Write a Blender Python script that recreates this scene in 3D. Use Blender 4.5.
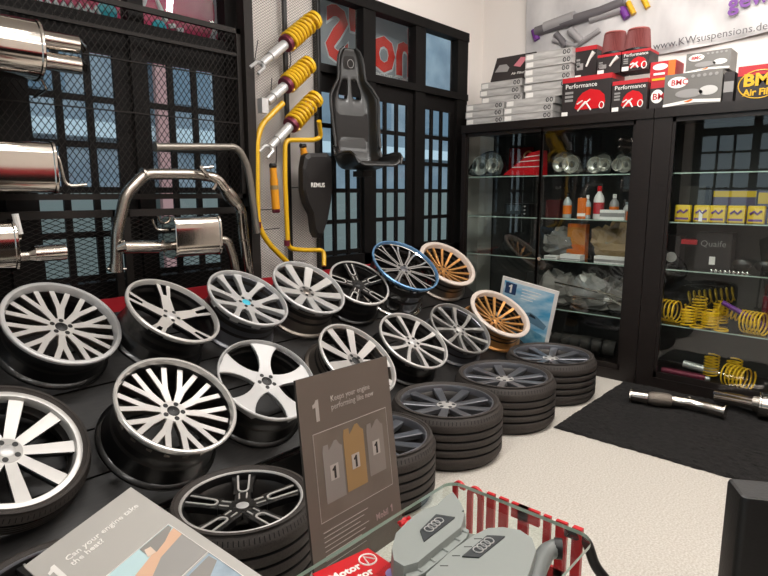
import bpy, math, random
from mathutils import Vector, Matrix
random.seed(7)
S = bpy.context.scene
for o in list(bpy.data.objects): bpy.data.objects.remove(o)
R_ = math.radians
# ---------------------------------------------------------------- camera
cam_h, yaw, pitch, FPX = 1.5, R_(42), R_(9.4), 580.0
cd = bpy.data.cameras.new('camera'); cam = bpy.data.objects.new('camera', cd); S.collection.objects.link(cam)
cd.sensor_width = 36; cd.lens = FPX / 768 * 36; cd.clip_start = .05
cam.location = (0, 0, cam_h); cam.rotation_euler = (math.pi/2 - pitch, 0, yaw - math.pi/2)
S.camera = cam
# ---------------------------------------------------------------- world, lights, exposure
W = bpy.data.worlds.new('sky'); S.world = W; W.use_nodes = True
W.node_tree.nodes['Background'].inputs[0].default_value = (.60, .76, .84, 1)
W.node_tree.nodes['Background'].inputs[1].default_value = 1.25
S.view_settings.view_transform = 'Standard'; S.view_settings.look = 'None'
S.view_settings.exposure = -0.12; S.view_settings.gamma = 1; S.view_settings.use_curve_mapping = False
sl = bpy.data.lights.new('sun', 'SUN'); sl.energy = 1.6; sl.color = (.86, .93, 1); sl.angle = .1
so = bpy.data.objects.new('sun', sl); S.collection.objects.link(so); so.rotation_euler = (R_(48), 0, R_(8))
def area(name, loc, sx, sy, power, col=(1, .972, .94), rot=(0, 0, 0)):
    l = bpy.data.lights.new(name, 'AREA'); l.shape = 'RECTANGLE'; l.size = sx; l.size_y = sy
    l.energy = power; l.color = col
    o = bpy.data.objects.new(name, l); S.collection.objects.link(o); o.location = loc; o.rotation_euler = rot
    return o
for lx, ly, lp in ((.9, 1.5, 29), (2.6, 1.5, 29), (.2, -.4, 20), (2.4, -1.4, 18), (4.2, -1.4, 18)):
    area('ceiling_panel_lamp', (lx, ly, 3.46), 1.2, .3, lp)
area('ceiling_panel_lamp', (4.12, .95, 3.46), .3, 1.2, 24)

for lx, ly in ((1.2, .2), (3.9, .4), (3.2, -1.4)): area('added_uplight', (lx, ly, 2.95), 1.2, .25, 42, rot=(math.pi, 0, 0))  # unseen upward lamps, added to brighten the ceiling and upper walls

for p_, q_, w_ in (((3.0, 1.3, 3.3), (5.15, 3.0, 2.9), 18), ((2.6, .9, 3.3), (5.1, 1.3, 2.4), 9), ((1.6, .6, 3.3), (2.7, 3.3, 2.2), 9)):
    area('added_wall_wash', p_, .3, .3, w_).rotation_euler = (Vector(q_)-Vector(p_)).to_track_quat('-Z', 'Y').to_euler()  # added lamps out of view, aimed to lift the brightness of the walls

# ---------------------------------------------------------------- helpers: camera geometry for measuring the place
_f = Vector((math.cos(yaw)*math.cos(pitch), math.sin(yaw)*math.cos(pitch), -math.sin(pitch)))
_r = Vector((math.sin(yaw), -math.cos(yaw), 0)); _u = _r.cross(_f)
def at(x, y, ax, v):
    """the point of the plane axis ax = v seen at photo position x, y"""
    d = _f + _r*((x-384)/FPX) - _u*((y-288)/FPX)
    c = Vector((0, 0, cam_h)); return c + d*((v - c[ax])/d[ax])
# ---------------------------------------------------------------- materials
def lin(h):
    if isinstance(h, str):
        c = [int(h[i:i+2], 16)/255 for i in (0, 2, 4)]
        return tuple((x/12.92 if x <= .04045 else ((x+.055)/1.055)**2.4) for x in c) + (1,)
    return tuple(h) + (1,)
MATS = {}
def mat(name, col, rough=.5, metal=0, bump=0, scale=50, var=0, coat=0, stretch=None, col2=None, spec=None):
    m = bpy.data.materials.new(name); m.use_nodes = True; nt = m.node_tree; b = nt.nodes['Principled BSDF']
    c = lin(col); b.inputs['Base Color'].default_value = c
    b.inputs['Roughness'].default_value = rough; b.inputs['Metallic'].default_value = metal
    b.inputs['Coat Weight'].default_value = coat
    if spec is not None: b.inputs['Specular IOR Level'].default_value = spec
    if bump or var or col2:
        tc = nt.nodes.new('ShaderNodeTexCoord'); n = nt.nodes.new('ShaderNodeTexNoise')
        mp = nt.nodes.new('ShaderNodeMapping'); nt.links.new(tc.outputs['Object'], mp.inputs[0]); nt.links.new(mp.outputs[0], n.inputs['Vector'])
        if stretch: mp.inputs['Scale'].default_value = stretch
        n.inputs['Scale'].default_value = scale; n.inputs['Detail'].default_value = 4
        if bump:
            bp = nt.nodes.new('ShaderNodeBump'); bp.inputs['Strength'].default_value = bump; bp.inputs['Distance'].default_value = .01
            nt.links.new(n.outputs[0], bp.inputs['Height']); nt.links.new(bp.outputs[0], b.inputs['Normal'])
        if var or col2:
            mx = nt.nodes.new('ShaderNodeValToRGB'); e = mx.color_ramp.elements
            e[0].position = .35; e[1].position = .65
            if col2: e[0].color = lin(col2); e[1].color = c
            else:
                e[0].color = tuple(v*(1-var) for v in c[:3])+(1,); e[1].color = tuple(min(1, v*(1+var)) for v in c[:3])+(1,)
            nt.links.new(n.outputs[0], mx.inputs[0]); nt.links.new(mx.outputs[0], b.inputs['Base Color'])
    MATS[name] = m; return m
def glassmat(name, tint, rough=.0, ior=1.45, alpha=None):
    m = bpy.data.materials.new(name); m.use_nodes = True; nt = m.node_tree; nt.nodes.clear()
    out = nt.nodes.new('ShaderNodeOutputMaterial'); mix = nt.nodes.new('ShaderNodeMixShader')
    tr = nt.nodes.new('ShaderNodeBsdfTransparent'); tr.inputs[0].default_value = lin(tint)
    gl = nt.nodes.new('ShaderNodeBsdfGlossy'); gl.inputs['Roughness'].default_value = rough
    fr = nt.nodes.new('ShaderNodeFresnel'); fr.inputs[0].default_value = ior
    geo = nt.nodes.new('ShaderNodeNewGeometry'); inv = nt.nodes.new('ShaderNodeMath'); inv.operation = 'SUBTRACT'; inv.inputs[0].default_value = 1
    mu = nt.nodes.new('ShaderNodeMath'); mu.operation = 'MULTIPLY'; nt.links.new(geo.outputs['Backfacing'], inv.inputs[1]); nt.links.new(inv.outputs[0], mu.inputs[0]); nt.links.new(fr.outputs[0], mu.inputs[1])
    nt.links.new(mu.outputs[0], mix.inputs[0]); nt.links.new(tr.outputs[0], mix.inputs[1]); nt.links.new(gl.outputs[0], mix.inputs[2])
    nt.links.new(mix.outputs[0], out.inputs[0]); MATS[name] = m; return m
def cloth(name, col):
    m = mat(name, col, .7); nt = m.node_tree; out = nt.nodes['Material Output']; mx = nt.nodes.new('ShaderNodeMixShader'); tr = nt.nodes.new('ShaderNodeBsdfTranslucent')
    tr.inputs[0].default_value = lin(col); nt.links.new(nt.nodes['Principled BSDF'].outputs[0], mx.inputs[1]); nt.links.new(tr.outputs[0], mx.inputs[2]); nt.links.new(mx.outputs[0], out.inputs[0]); return m
white_wall = mat('white_paint', 'e9e2dc', .8, bump=.03, scale=80)
ceil_m = mat('ceiling_paint', 'e6e2dd', .9)
floor_m = mat('speckled_floor', 'd3cec6', .42, bump=.2, scale=110, col2='b8b0a4', coat=.15)
frame_m = mat('black_frame_paint', '0d0a09', .65, spec=.2, bump=.02, scale=40)
cab_m = mat('dark_wood', '1d1512', .38, col2='120d0b', scale=30, stretch=(1, 1, 8))
cabin_m = mat('cabinet_lining', '2c2a28', .6)
rack_m = mat('black_plank', '211e1c', .48, bump=.08, scale=18, col2='151312', stretch=(1, 6, 6))
red_m = mat('red_board', 'a01420', .5)
black_m = mat('black_metal', '0c0b0b', .45)
mesh_m = mat('black_mesh_paint', '1f1a17', .6, metal=.1, spec=.3)
pmesh_m = mat('grey_mesh_paint', '5a5652', .5, metal=.3)
rubber_m = mat('tyre_rubber', '332d29', .72, bump=.12, scale=160, var=.18)
groove_m = mat('tyre_groove', '0a0909', .9)
silver_m = mat('machined_silver', 'cdcac6', .34, metal=.45, bump=.02, scale=200)
silverp_m = mat('silver_paint', 'c4c3c2', .34, metal=.35)
chrome_m = mat('polished_metal', 'd8d6d2', .08, metal=1)
steel_m = mat('brushed_steel', 'aba49b', .26, metal=1, bump=.04, scale=60, stretch=(1, 1, 12))
steelp_m = mat('polished_steel', 'c9c2ba', .10, metal=1, bump=.02, scale=12)
dsilver_m = mat('dull_barrel', '8d857d', .30, metal=.9)
blackrim_m = mat('black_rim_paint', '141313', .30, metal=.2, coat=.3)
gunrim_m = mat('gunmetal_paint', '6c6d72', .30, metal=.6, coat=.2)
mirror_m = mat('mirror_lip', 'e2e0dc', .16, metal=.65)
greyrim_m = mat('grey_rim_paint', 'a19e9a', .34, metal=.5)
gold_m = mat('bronze_gold_paint', 'cf9658', .28, metal=.65)
cream_m = mat('cream_lip_paint', 'd8c9bd', .35, metal=.1)
blue_m = mat('blue_anodised', '7ba9d4', .2, metal=.6)
cyan_m = mat('cyan_cap', '3fb4cc', .4)
yellow_m = mat('yellow_paint', 'd9a916', .35, coat=.3)
yellow2_m = mat('spring_yellow', 'e0b21c', .4)
orange_m = mat('orange_plastic', 'd2691c', .45)
maroon_m = mat('maroon_metal', '6b2336', .4, metal=.4)
purple_m = mat('purple_print', '6a2a86', .5)
seat_m = mat('glossy_shell', '100e0c', .42, coat=.2)
fabric_m = mat('black_fabric', '1d1917', .8, bump=.2, scale=300)
white_m = mat('white_plastic', 'dcd9d5', .5)
paper_m = mat('white_print', 'e8e4de', .6)
rug_m = mat('black_rug_pile', '120e0b', .95, bump=1.0, scale=120, col2='0b0908')
leather_m = mat('black_leather', '0b0a0a', .45, bump=.1, scale=150)
redp_m = mat('red_plastic', 'c1121c', .35)
redbox_m = mat('red_carton', 'b01a24', .5)
dkbox_m = mat('dark_carton', '241d1d', .5)
gryprint_m = mat('grey_print', '8d8a88', .5)
silvbox_m = mat('silver_carton', 'd2cfcb', .38, metal=.15, col2='a19d9a', scale=2.5, stretch=(1, 1.5, 9))
kraft_m = mat('brown_bag', 'a08660', .7, bump=.4, scale=20)
bag_m = mat('crumpled_foil_bag', 'b5b2ae', .22, metal=.6, bump=1.0, scale=14)
cover_m = mat('grey_cover_plastic', '8b908c', .42, bump=.03, scale=200)
board_m = mat('brown_grey_print', '645850', .45)
boardg_m = mat('light_grey_print', 'b2aea8', .42)
banner_m = mat('silver_banner_cloth', 'd3d0ce', .5, col2='b3b0b0', scale=1.6, stretch=(1, 2, 1))
magenta_m = cloth('magenta_banner', 'c8406a')
skyprint_m = mat('blue_sky_print', '4b9cc4', .35, col2='c5dbe6', scale=3.5, stretch=(1, 1, 3))
amber_m = mat('lamp_lens', 'b9b2a0', .12, coat=.8, metal=.5)
lens_m = mat('headlight_reflector', 'c9c5bd', .2, metal=.7, bump=.3, scale=60)
glass = glassmat('window_glass', (.96, .98, .985))
cglass = glassmat('cabinet_glass', (.95, .975, .965), ior=1.8)
tglass = glassmat('table_glass', (.92, .96, .94), ior=1.5)
edge_m = mat('glass_edge', 'a9bdb0', .12, coat=.5)

# ---------------------------------------------------------------- mesh builder
class MB:
    def __init__(s): s.v = []; s.f = []; s.m = []; s.sm = []; s.mats = []
    def mi(s, m):
        if m not in s.mats: s.mats.append(m)
        return s.mats.index(m)
    def add(s, vs, fs, m, smooth=False, M=None):
        b = len(s.v); i = s.mi(m)
        for p in vs:
            p = Vector(p); s.v.append(M @ p if M else p)
        for q in fs: s.f.append([b+k for k in q]); s.m.append(i); s.sm.append(smooth)
    def box(s, c, d, m, rot=None, M=None):
        x, y, z = (k/2 for k in d); L = []
        for k in ((-x,-y,-z),(x,-y,-z),(x,y,-z),(-x,y,-z),(-x,-y,z),(x,-y,z),(x,y,z),(-x,y,z)):
            p = Vector(k)
            if rot is not None: p = rot @ p
            L.append(p + Vector(c))
        s.add(L, [(3,2,1,0),(4,5,6,7),(0,1,5,4),(1,2,6,5),(2,3,7,6),(3,0,4,7)], m, M=M)
    def bx(s, a, b, m):  # box from corner a to corner b
        s.box([(a[i]+b[i])/2 for i in range(3)], [abs(a[i]-b[i]) for i in range(3)], m)
    def rbox(s, c, d, r, m, rot=None, seg=4):  # box with rounded vertical edges and soft top
        x, y, z = d[0]/2, d[1]/2, d[2]/2; P = []
        for cx_, cy_, a0 in ((x-r, y-r, 0), (-x+r, y-r, 90), (-x+r, -y+r, 180), (x-r, -y+r, 270)):
            for k in range(seg+1):
                a = R_(a0+90*k/seg); P.append((cx_, cy_, math.cos(a), math.sin(a)))
        L = []; n = len(P)
        e = min(r, z)*.6
        for zz, rr in ((-z, r-e*.5), (-z+e*.5, r), (z-e, r), (z-e*.3, r-e*.3), (z, r-e)):
            for q in P:
                p = Vector((q[0]+q[2]*rr, q[1]+q[3]*rr, zz))
                if rot is not None: p = rot @ p
                L.append(p+Vector(c))
        F = [(j*n+i, j*n+(i+1) % n, (j+1)*n+(i+1) % n, (j+1)*n+i) for j in range(4) for i in range(n)]
        s.add(L, F, m, True); s.add(L[:n], [tuple(range(n))[::-1]], m); s.add(L[-n:], [tuple(range(n))], m)
    def tube(s, path, r, m, n=10, closed=False, cap=True, M=None):
        P = [Vector(p) for p in path]; N = len(P); rr = r if isinstance(r, (list, tuple)) else [r]*N
        t0 = (P[1]-P[0]).normalized(); u = t0.orthogonal().normalized(); L = []
        for i in range(N):
            if closed: t = (P[(i+1) % N]-P[i-1]).normalized()
            elif i == 0: t = t0
            elif i == N-1: t = (P[-1]-P[-2]).normalized()
            else: t = ((P[i+1]-P[i]).normalized()+(P[i]-P[i-1]).normalized()).normalized()
            u = (u - t*u.dot(t)).normalized(); w = t.cross(u)
            for k in range(n):
                a = 2*math.pi*k/n; L.append(P[i]+(u*math.cos(a)+w*math.sin(a))*rr[i])
        F = [(j*n+k, j*n+(k+1) % n, ((j+1) % N)*n+(k+1) % n, ((j+1) % N)*n+k) for j in range(N if closed else N-1) for k in range(n)]
        s.add(L, F, m, True, M)
        if cap and not closed:
            s.add(L[:n], [tuple(range(n))[::-1]], m, False, M); s.add(L[-n:], [tuple(range(n))], m, False, M)
    def cyl(s, a, b, r, m, n=16, M=None): s.tube([a, b], r, m, n, M=M)
    def lathe(s, prof, m, n=72, M=None, closed=True, sharp=False):
        """prof of (r, z) round the z axis"""
        L = [(r*math.cos(2*math.pi*k/n), r*math.sin(2*math.pi*k/n), z) for r, z in prof for k in range(n)]
        K = len(prof)
        F = [(j*n+k, j*n+(k+1) % n, ((j+1) % K)*n+(k+1) % n, ((j+1) % K)*n+k) for j in range(K if closed else K-1) for k in range(n)]
        s.add(L, F, m, not sharp, M)
    def prism(s, poly, z0, z1, m, M=None, side=None):
        n = len(poly); L = [(x, y, z0) for x, y in poly]+[(x, y, z1) for x, y in poly]
        s.add(L, [tuple(range(n))[::-1], tuple(range(n, 2*n))], m, False, M)
        s.add(L, [(i, (i+1) % n, n+(i+1) % n, n+i) for i in range(n)], side or m, False, M)
    def disc(s, c, r, m, n=24, M=None):
        s.add([(c[0]+r*math.cos(2*math.pi*k/n), c[1]+r*math.sin(2*math.pi*k/n), c[2]) for k in range(n)], [tuple(range(n))], m, False, M)
    def build(s, name, parent=None, local=False):
        me = bpy.data.meshes.new(name); V = [Vector(p) for p in s.v]; o = bpy.data.objects.new(name, me)
        S.collection.objects.link(o)
        if parent is not None:
            o.parent = parent
            if not local:
                inv = WM(parent).inverted(); V = [inv @ p for p in V]
        elif not local:
            lo = Vector([min(p[i] for p in V) for i in range(3)]); hi = Vector([max(p[i] for p in V) for i in range(3)])
            c = Vector(((lo.x+hi.x)/2, (lo.y+hi.y)/2, lo.z)); o.location = c; V = [p-c for p in V]
        me.from_pydata(V, [], s.f); 
        for m in s.mats: me.materials.append(m)
        me.polygons.foreach_set('material_index', s.m); me.polygons.foreach_set('use_smooth', s.sm); me.update()
        if any(s.sm): me.set_sharp_from_angle(angle=R_(38))
        return o
def WM(o):
    M = o.matrix_basis.copy(); p = o.parent
    while p is not None: M = p.matrix_basis @ M; p = p.parent
    return M
def tag(o, label, cat, group=None, kind=None):
    o['label'] = label; o['category'] = cat
    if group: o['group'] = group
    if kind: o['kind'] = kind
    return o
def thing(name, label, cat, loc=(0, 0, 0), group=None, M=None):
    o = bpy.data.objects.new(name, None); S.collection.objects.link(o); o.empty_display_size = .1
    if M is not None: o.matrix_basis = M
    else: o.location = loc
    return tag(o, label, cat, group)
def struct(mb, name, parent=None):
    o = mb.build(name, parent); o['kind'] = 'structure'; return o
def frame(o, x, y, z=None):
    x = Vector(x).normalized(); y = Vector(y); y = (y-x*y.dot(x)).normalized(); z = x.cross(y)
    return Matrix(((x.x, y.x, z.x, o[0]), (x.y, y.y, z.y, o[1]), (x.z, y.z, z.z, o[2]), (0, 0, 0, 1)))
def text(name, body, size, m, parent, M, ext=.0006, align='LEFT', bold=0, mirror=False, sx=1):
    """lettering as a mesh part; M places the text's own x (reading) and y (up) axes in the world"""
    cu = bpy.data.curves.new(name, 'FONT'); cu.body = body; cu.size = size; cu.extrude = ext; cu.align_x = align
    cu.offset = bold; cu.resolution_u = 2
    t = bpy.data.objects.new(name, cu); S.collection.objects.link(t)
    dg = bpy.context.evaluated_depsgraph_get(); me = bpy.data.meshes.new_from_object(t.evaluated_get(dg))
    bpy.data.objects.remove(t)
    me.materials.clear(); me.materials.append(m)
    inv = WM(parent).inverted() if parent else Matrix.Identity(4)
    me.transform(inv @ M @ Matrix.Diagonal((-sx if mirror else sx, 1, 1, 1)))
    o = bpy.data.objects.new(name, me); S.collection.objects.link(o)
    if parent: o.parent = parent
    return o
def numeral_one(h, m, parent, M, ext=.0008):
    b = MB(); q = [(.16, 0), (.38, 0), (.38, 1), (.22, 1), (.12, .86), (-.02, .80), (-.02, .64), (.16, .68)]
    b.prism([(x*h, y*h) for x, y in q], 0, ext, m, M=M); return b.build('numeral', parent)
def bez(pts, n=8, r=.3):
    """round the corners of a polyline"""
    P = [Vector(p) for p in pts]; out = [P[0]]
    for i in range(1, len(P)-1):
        a, b, c = P[i-1], P[i], P[i+1]; k = min(r, (a-b).length*.45, (c-b).length*.45)
        s0 = b+(a-b).normalized()*k; s1 = b+(c-b).normalized()*k
        for j in range(n+1):
            t = j/n; out.append(s0*(1-t)**2+b*2*t*(1-t)+s1*t*t)
    return out+[P[-1]]

# ================================================================ THE ROOM
YB, XW = 3.35, 5.19          # window wall, wall behind the cabinets
H = 3.6
b = MB(); b.bx((-3, -3, -.1), (XW+.2, YB+.2, 0), floor_m); struct(b, 'floor')
b = MB(); b.bx((-3, -3, H), (XW+.2, YB+.2, H+.1), ceil_m); struct(b, 'ceiling')
b = MB(); b.bx((XW, -3, 0), (XW+.15, YB+.15, H), white_wall); struct(b, 'wall_right')
b = MB(); b.bx((-3, -3.15, 0), (XW+.15, -3, H), white_wall); struct(b, 'wall_front')
b = MB(); b.bx((-3, -3, 0), (XW, -2.94, 1.35), frame_m); struct(b, 'added_reflect_band_1')  # dark band added behind the camera, for polished metal to reflect
b = MB(); b.bx((-3, -3, 1.35), (XW, -2.95, 1.75), red_m); struct(b, 'added_reflect_band_2')  # unseen red band, added to give the mufflers a red reflection
# window wall: plaster pieces and dark boarding round the openings
b = MB()
b.bx((4.895, YB, 0), (XW, YB+.15, H), white_wall)
b.bx((2.95, YB, 2.97), (4.895, YB+.15, H), white_wall)
b.bx((2.30, YB, 0), (2.95, YB+.15, H), white_wall)
b.bx((-3, YB, 2.97), (2.30, YB+.15, H), white_wall)
b.bx((-3, YB, 0), (.90, YB+.15, 2.97), frame_m)
b.bx((.90, YB, 0), (2.30, YB+.15, .45), frame_m)
b.bx((2.95, YB, 0), (4.895, YB+.15, .45), frame_m)
struct(b, 'wall_back')
def glazing(n, x0, x1, posts, grids, z1=2.97, ztr=(2.37, 2.43)):
    """black timber frame: posts, transom bar, top rail; each grid is (x0, x1, columns)"""
    y0, y1 = YB-.03, YB+.06
    root = MB()
    for a, c in posts: root.bx((a, y0, .45), (c, y1, z1), frame_m)
    root.bx((x0, y0-.012, z1-.06), (x1, y1, z1+.02), frame_m)
    root.bx((x0, y0-.012, ztr[0]), (x1, y1, ztr[1]), frame_m)
    root.bx((x0, y0, .45), (x1, y1, 1.0), frame_m)
    fr = struct(root, 'window_%d' % n)
    for g0, g1, cols in grids:
        m = MB(); ya, yb = YB+.002, YB+.022
        lo = max([c for a, c in posts if c <= g0+.02], default=x0); hi = min([a for a, c in posts if a >= g1-.02], default=x1)
        m.bx((lo, ya, 2.24), (hi, yb, ztr[0]), frame_m)
        m.bx((lo, ya, 1.0), (g0, yb, 2.24), frame_m); m.bx((g1, ya, 1.0), (hi, yb, 2.24), frame_m)
        cw = (g1-g0+.035)/cols
        for k in range(1, cols): m.bx((g0+k*cw-.035, ya, 1.0), (g0+k*cw, yb, 2.24), frame_m)
        for k in range(5): zz = 2.24-.243*(k+1); m.bx((g0, ya+.004, zz-.017), (g1, yb-.004, zz+.017), frame_m)
        s_ = m.build('sash', fr)
        m = MB(); m.bx((g0-.005, YB+.008, 1.0), (g1+.005, YB+.013, 2.245), glass); m.build('pane', s_)
        m = MB(); m.bx((lo, YB+.008, ztr[1]), (hi, YB+.013, z1-.06), glass); m.build('transom_pane', fr)
    return fr
glazing(1, 2.95, 4.895, [(2.95, 3.0), (3.45, 3.59), (4.10, 4.24), (4.73, 4.895)], [(3.02, 3.43, 3), (3.61, 4.02, 3), (4.25, 4.66, 3)])
glazing(2, .90, 2.30, [(.90, .98), (1.58, 1.67), (2.20, 2.30)], [(1.06, 1.49, 3), (1.69, 2.12, 3)])
# left wall with its tall windows (seen mirrored in the cabinet glass)
LX = -3.0
b = MB(); b.bx((LX-.15, -3, 0), (LX, YB, .9), white_wall); b.bx((LX-.15, -3, 3.15), (LX, YB, H), white_wall)
for a, c in ((-3, -1.6), (3.1, YB)): b.bx((LX-.15, a, .9), (LX, c, 3.15), white_wall)
struct(b, 'wall_left')
b = MB()
for k in range(6): y = -1.6+4.7*k/5; b.bx((LX-.08, y-.06, .9), (LX+.02, y+.06, 3.15), frame_m)
b.bx((LX-.08, -1.6, 2.52), (LX+.02, 3.1, 2.66), frame_m); b.bx((LX-.08, -1.6, 3.09), (LX+.02, 3.1, 3.15), frame_m)
for k in range(5):
    y0 = -1.6+4.7*k/5+.06; cw = (.94-.12)/3
    for j in (1, 2): b.bx((LX-.04, y0+cw*j-.02, .9), (LX, y0+cw*j+.02, 2.52), frame_m)
    for j in range(1, 5): b.bx((LX-.04, y0, .9+.33*j-.02), (LX, y0+.82, .9+.33*j+.02), frame_m)
w3 = struct(b, 'window_3')
# ceiling trim at wall, dark strip seen beside the white panel
# ---------------------------------------------------------------- outside
b = MB(); b.bx((-8, YB+.2, -.15), (16, 16, -.02), mat('pavement', '8a8d90', .8, var=.1)); tag(b.build('street'), 'grey pavement outside behind the black window grids', 'street', kind='structure')
fac = mat('facade_render', '8c979f', .8, col2='6c7a86', scale=1.5); fac2 = mat('facade_pale', 'c6d2d8', .8); fac3 = mat('facade_dark', '39424a', .5); facp = mat('facade_pink', 'b98a86', .8)
t = thing('office_building', 'blue grey building across the street seen through the window grids', 'building', (4, 9, -.02))
b = MB(); b.bx((-6, 9, -.02), (16, 11, 7), fac); b.build('wall', t)
for k in range(9):
    b = MB(); b.bx((-5+k*2.3, 8.96, 2.9), (-3.6+k*2.3, 9.02, 3.9), mat('facade_window', '5f7484', .3)); b.build('window', t)
b = MB(); b.bx((-6, 8.8, 2.28), (16, 9, 2.5), fac2); b.build('ledge', t)
for k in range(7):
    b = MB(); b.bx((-5+k*3, 8.93, -.02), (-2+k*3, 9.02, 1.5), mat('shutter_grey', '767d78', .6) if 'shutter_grey' not in MATS else MATS['shutter_grey']); b.build('shutter', t)
b = MB(); b.bx((4.50, 8.7, -.02), (4.68, 8.79, 6), facp); b.build('pillar', t)
# banners hung outside
t = thing('outdoor_banner', 'magenta banner with white emblem and cyan dots outside the left transoms', 'banner', (1.6, YB+.3, 2.2))
YO = YB+.30; yb_ = YO-.012
b = MB(); b.bx((.6, YO, 2.30), (2.42, YO+.005, 3.3), magenta_m); b.build('cloth', t)
white_cl = cloth('white_lettering', 'dfe3e2'); cyan_cl = cloth('cyan_dot', '35b6c4')
c = at(173, 2, 1, yb_); q = at(217, 10, 1, yb_); rr = (q-c).length
b = MB(); b.tube([(c.x+rr*math.cos(a), yb_, c.z+rr*math.sin(a)) for a in [2*math.pi*k/48 for k in range(48)]], .018, white_cl, 6, closed=True)
b.tube([at(138, 18, 1, yb_), at(151, -14, 1, yb_), at(166, 22, 1, yb_)], .018, white_cl, 6); b.build('emblem', t)
for x, y, r in ((108, 12, .058), (160, 28, .05)):
    p = at(x, y, 1, yb_-.01); b = MB(); b.cyl((p.x, yb_+.003, p.z), (p.x, yb_-.004, p.z), r, cyan_cl, 24); b.build('dot', t)
b = MB()
for k in range(9):
    p = at(32+k*8, 4+k*1.2, 1, yb_); b.tube([p+Vector((-.03, 0, -.03)), p+Vector((0, 0, .035)), p+Vector((.03, 0, -.02))], .013, white_cl, 6)
for x, y in ((172, 27), (180, 31), (214, 42), (222, 44)):
    p = at(x, y, 1, yb_); b.tube([p+Vector((-.02, 0, 0)), p+Vector((.02, 0, .01))], .015, white_cl, 6)
b.build('pattern', t)
t = thing('outdoor_banner', 'dark banner with big red mirrored letters outside the right transoms', 'banner', (3.6, YB+.3, 2.3))
b = MB(); b.bx((3.10, YB+.25, 2.44), (4.55, YB+.256, 3.25), cloth('dark_banner', 'a0a4a6')); b.build('cloth', t)
hot_m = cloth('red_lettering', 'e8402e')
text('lettering_outline', "hot'S", .57, white_cl, t, frame((4.415, YB+.245, 2.56), (1, 0, 0), (0, 0, 1)), bold=.030, mirror=True, sx=.96)
text('lettering', "hot'S", .57, hot_m, t, frame((4.41, YB+.240, 2.565), (1, 0, 0), (0, 0, 1)), bold=.018, mirror=True, sx=.96)
text('lettering', "ADVANCED TREATMENT", .052, paper_m, t, frame((4.40, YB+.242, 2.495), (1, 0, 0), (0, 0, 1)), mirror=True)

# ================================================================ MESH PANELS
def expanded(mb, x0, x1, z0, z1, y, cw, ch, th, m, dep=.004):
    """expanded-metal diamonds of width cw and height ch in the plane y"""
    nx = int(round((x1-x0)/(cw/2))); nz = int(round((z1-z0)/(ch/2)))
    cw2 = (x1-x0)/nx; ch2 = (z1-z0)/nz
    V = []; F = []
    for j in range(nz):
        for i in range(nx):
            up_ = (i+j) % 2 == 0
            a = (x0+i*cw2, z0+(j if up_ else j+1)*ch2); c = (x0+(i+1)*cw2, z0+(j+1 if up_ else j)*ch2)
            dx, dz = c[0]-a[0], c[1]-a[1]; L = math.hypot(dx, dz); nxx, nzz = -dz/L*th/2, dx/L*th/2
            k = len(V)
            V += [(a[0]-nxx, y, a[1]-nzz), (a[0]+nxx, y, a[1]+nzz), (c[0]+nxx, y, c[1]+nzz), (c[0]-nxx, y, c[1]-nzz),
                  (a[0], y-th*.4, a[1]), (a[0], y+th*.4, a[1]), (c[0], y+th*.4, c[1]), (c[0], y-th*.4, c[1])]
            F += [(k, k+1, k+2, k+3), (k+4, k+5, k+6, k+7)]
    mb.add(V, F, m)
def panel(name, label, x0, x1, z0, z1, y, cw, ch, th, m, fm, rails=(), fw=.03, mids=(), wires=()):
    t = thing(name, label, 'mesh screen', ((x0+x1)/2, y, z0), 'wire mesh panels in front of the windows')
    b = MB()
    b.bx((x0, y-.012, z0), (x0+fw, y+.012, z1), fm); b.bx((x1-fw, y-.012, z0), (x1, y+.012, z1), fm)
    b.bx((x0, y-.012, z1-fw), (x1, y+.012, z1), fm); b.bx((x0, y-.012, z0), (x1, y+.012, z0+fw), fm)
    for xx in mids: b.bx((xx-.012, y-.012, z0), (xx+.012, y+.012, z1), fm)
    for zz in rails: b.bx((x0, y-.010, zz-.009), (x1, y+.010, zz+.009), fm)
    for zz in wires: b.bx((x0, y-.008, zz-.003), (x1, y+.004, zz+.003), fm)
    b.build('frame', t)
    b = MB(); expanded(b, x0+.01, x1-.01, z0+.01, z1-.01, y, cw, ch, th, m); b.build('mesh', t)
    return t
YM = 3.24
panel('mesh_screen', 'tall black diamond mesh panel over the pink topped windows at left', .55, 2.245, 1.46, 2.50, YM, .034, .048, .0042, mesh_m, mesh_m, rails=(2.345,), wires=(2.20, 1.93))
panel('mesh_gate', 'low black mesh gate behind the left oval muffler', .45, 1.41, .75, 1.405, YM-.012, .062, .026, .0042, mesh_m, mesh_m, fw=.04)
panel('mesh_gate', 'low black mesh gate behind the hanging exhaust with square muffler', 1.425, 2.245, .75, 1.405, YM-.012, .062, .026, .0042, mesh_m, mesh_m, fw=.04)
b = MB(); b.bx((2.25, 3.19, 0), (2.315, 3.27, H), mesh_m); tag(b.build('post'), 'black steel post between the dark mesh and the pale mesh', 'post')
YP = 3.30
panel('mesh_screen', 'fine grey mesh panel on the white pillar left of the shock absorbers', 2.33, 2.655, .7, 3.3, YP, .028, .018, .0022, pmesh_m, black_m, fw=.014)
panel('mesh_screen', 'fine grey mesh panel on the white pillar behind the shock absorbers', 2.655, 2.955, .7, 3.3, YP, .028, .018, .0022, pmesh_m, black_m, fw=.014)

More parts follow.
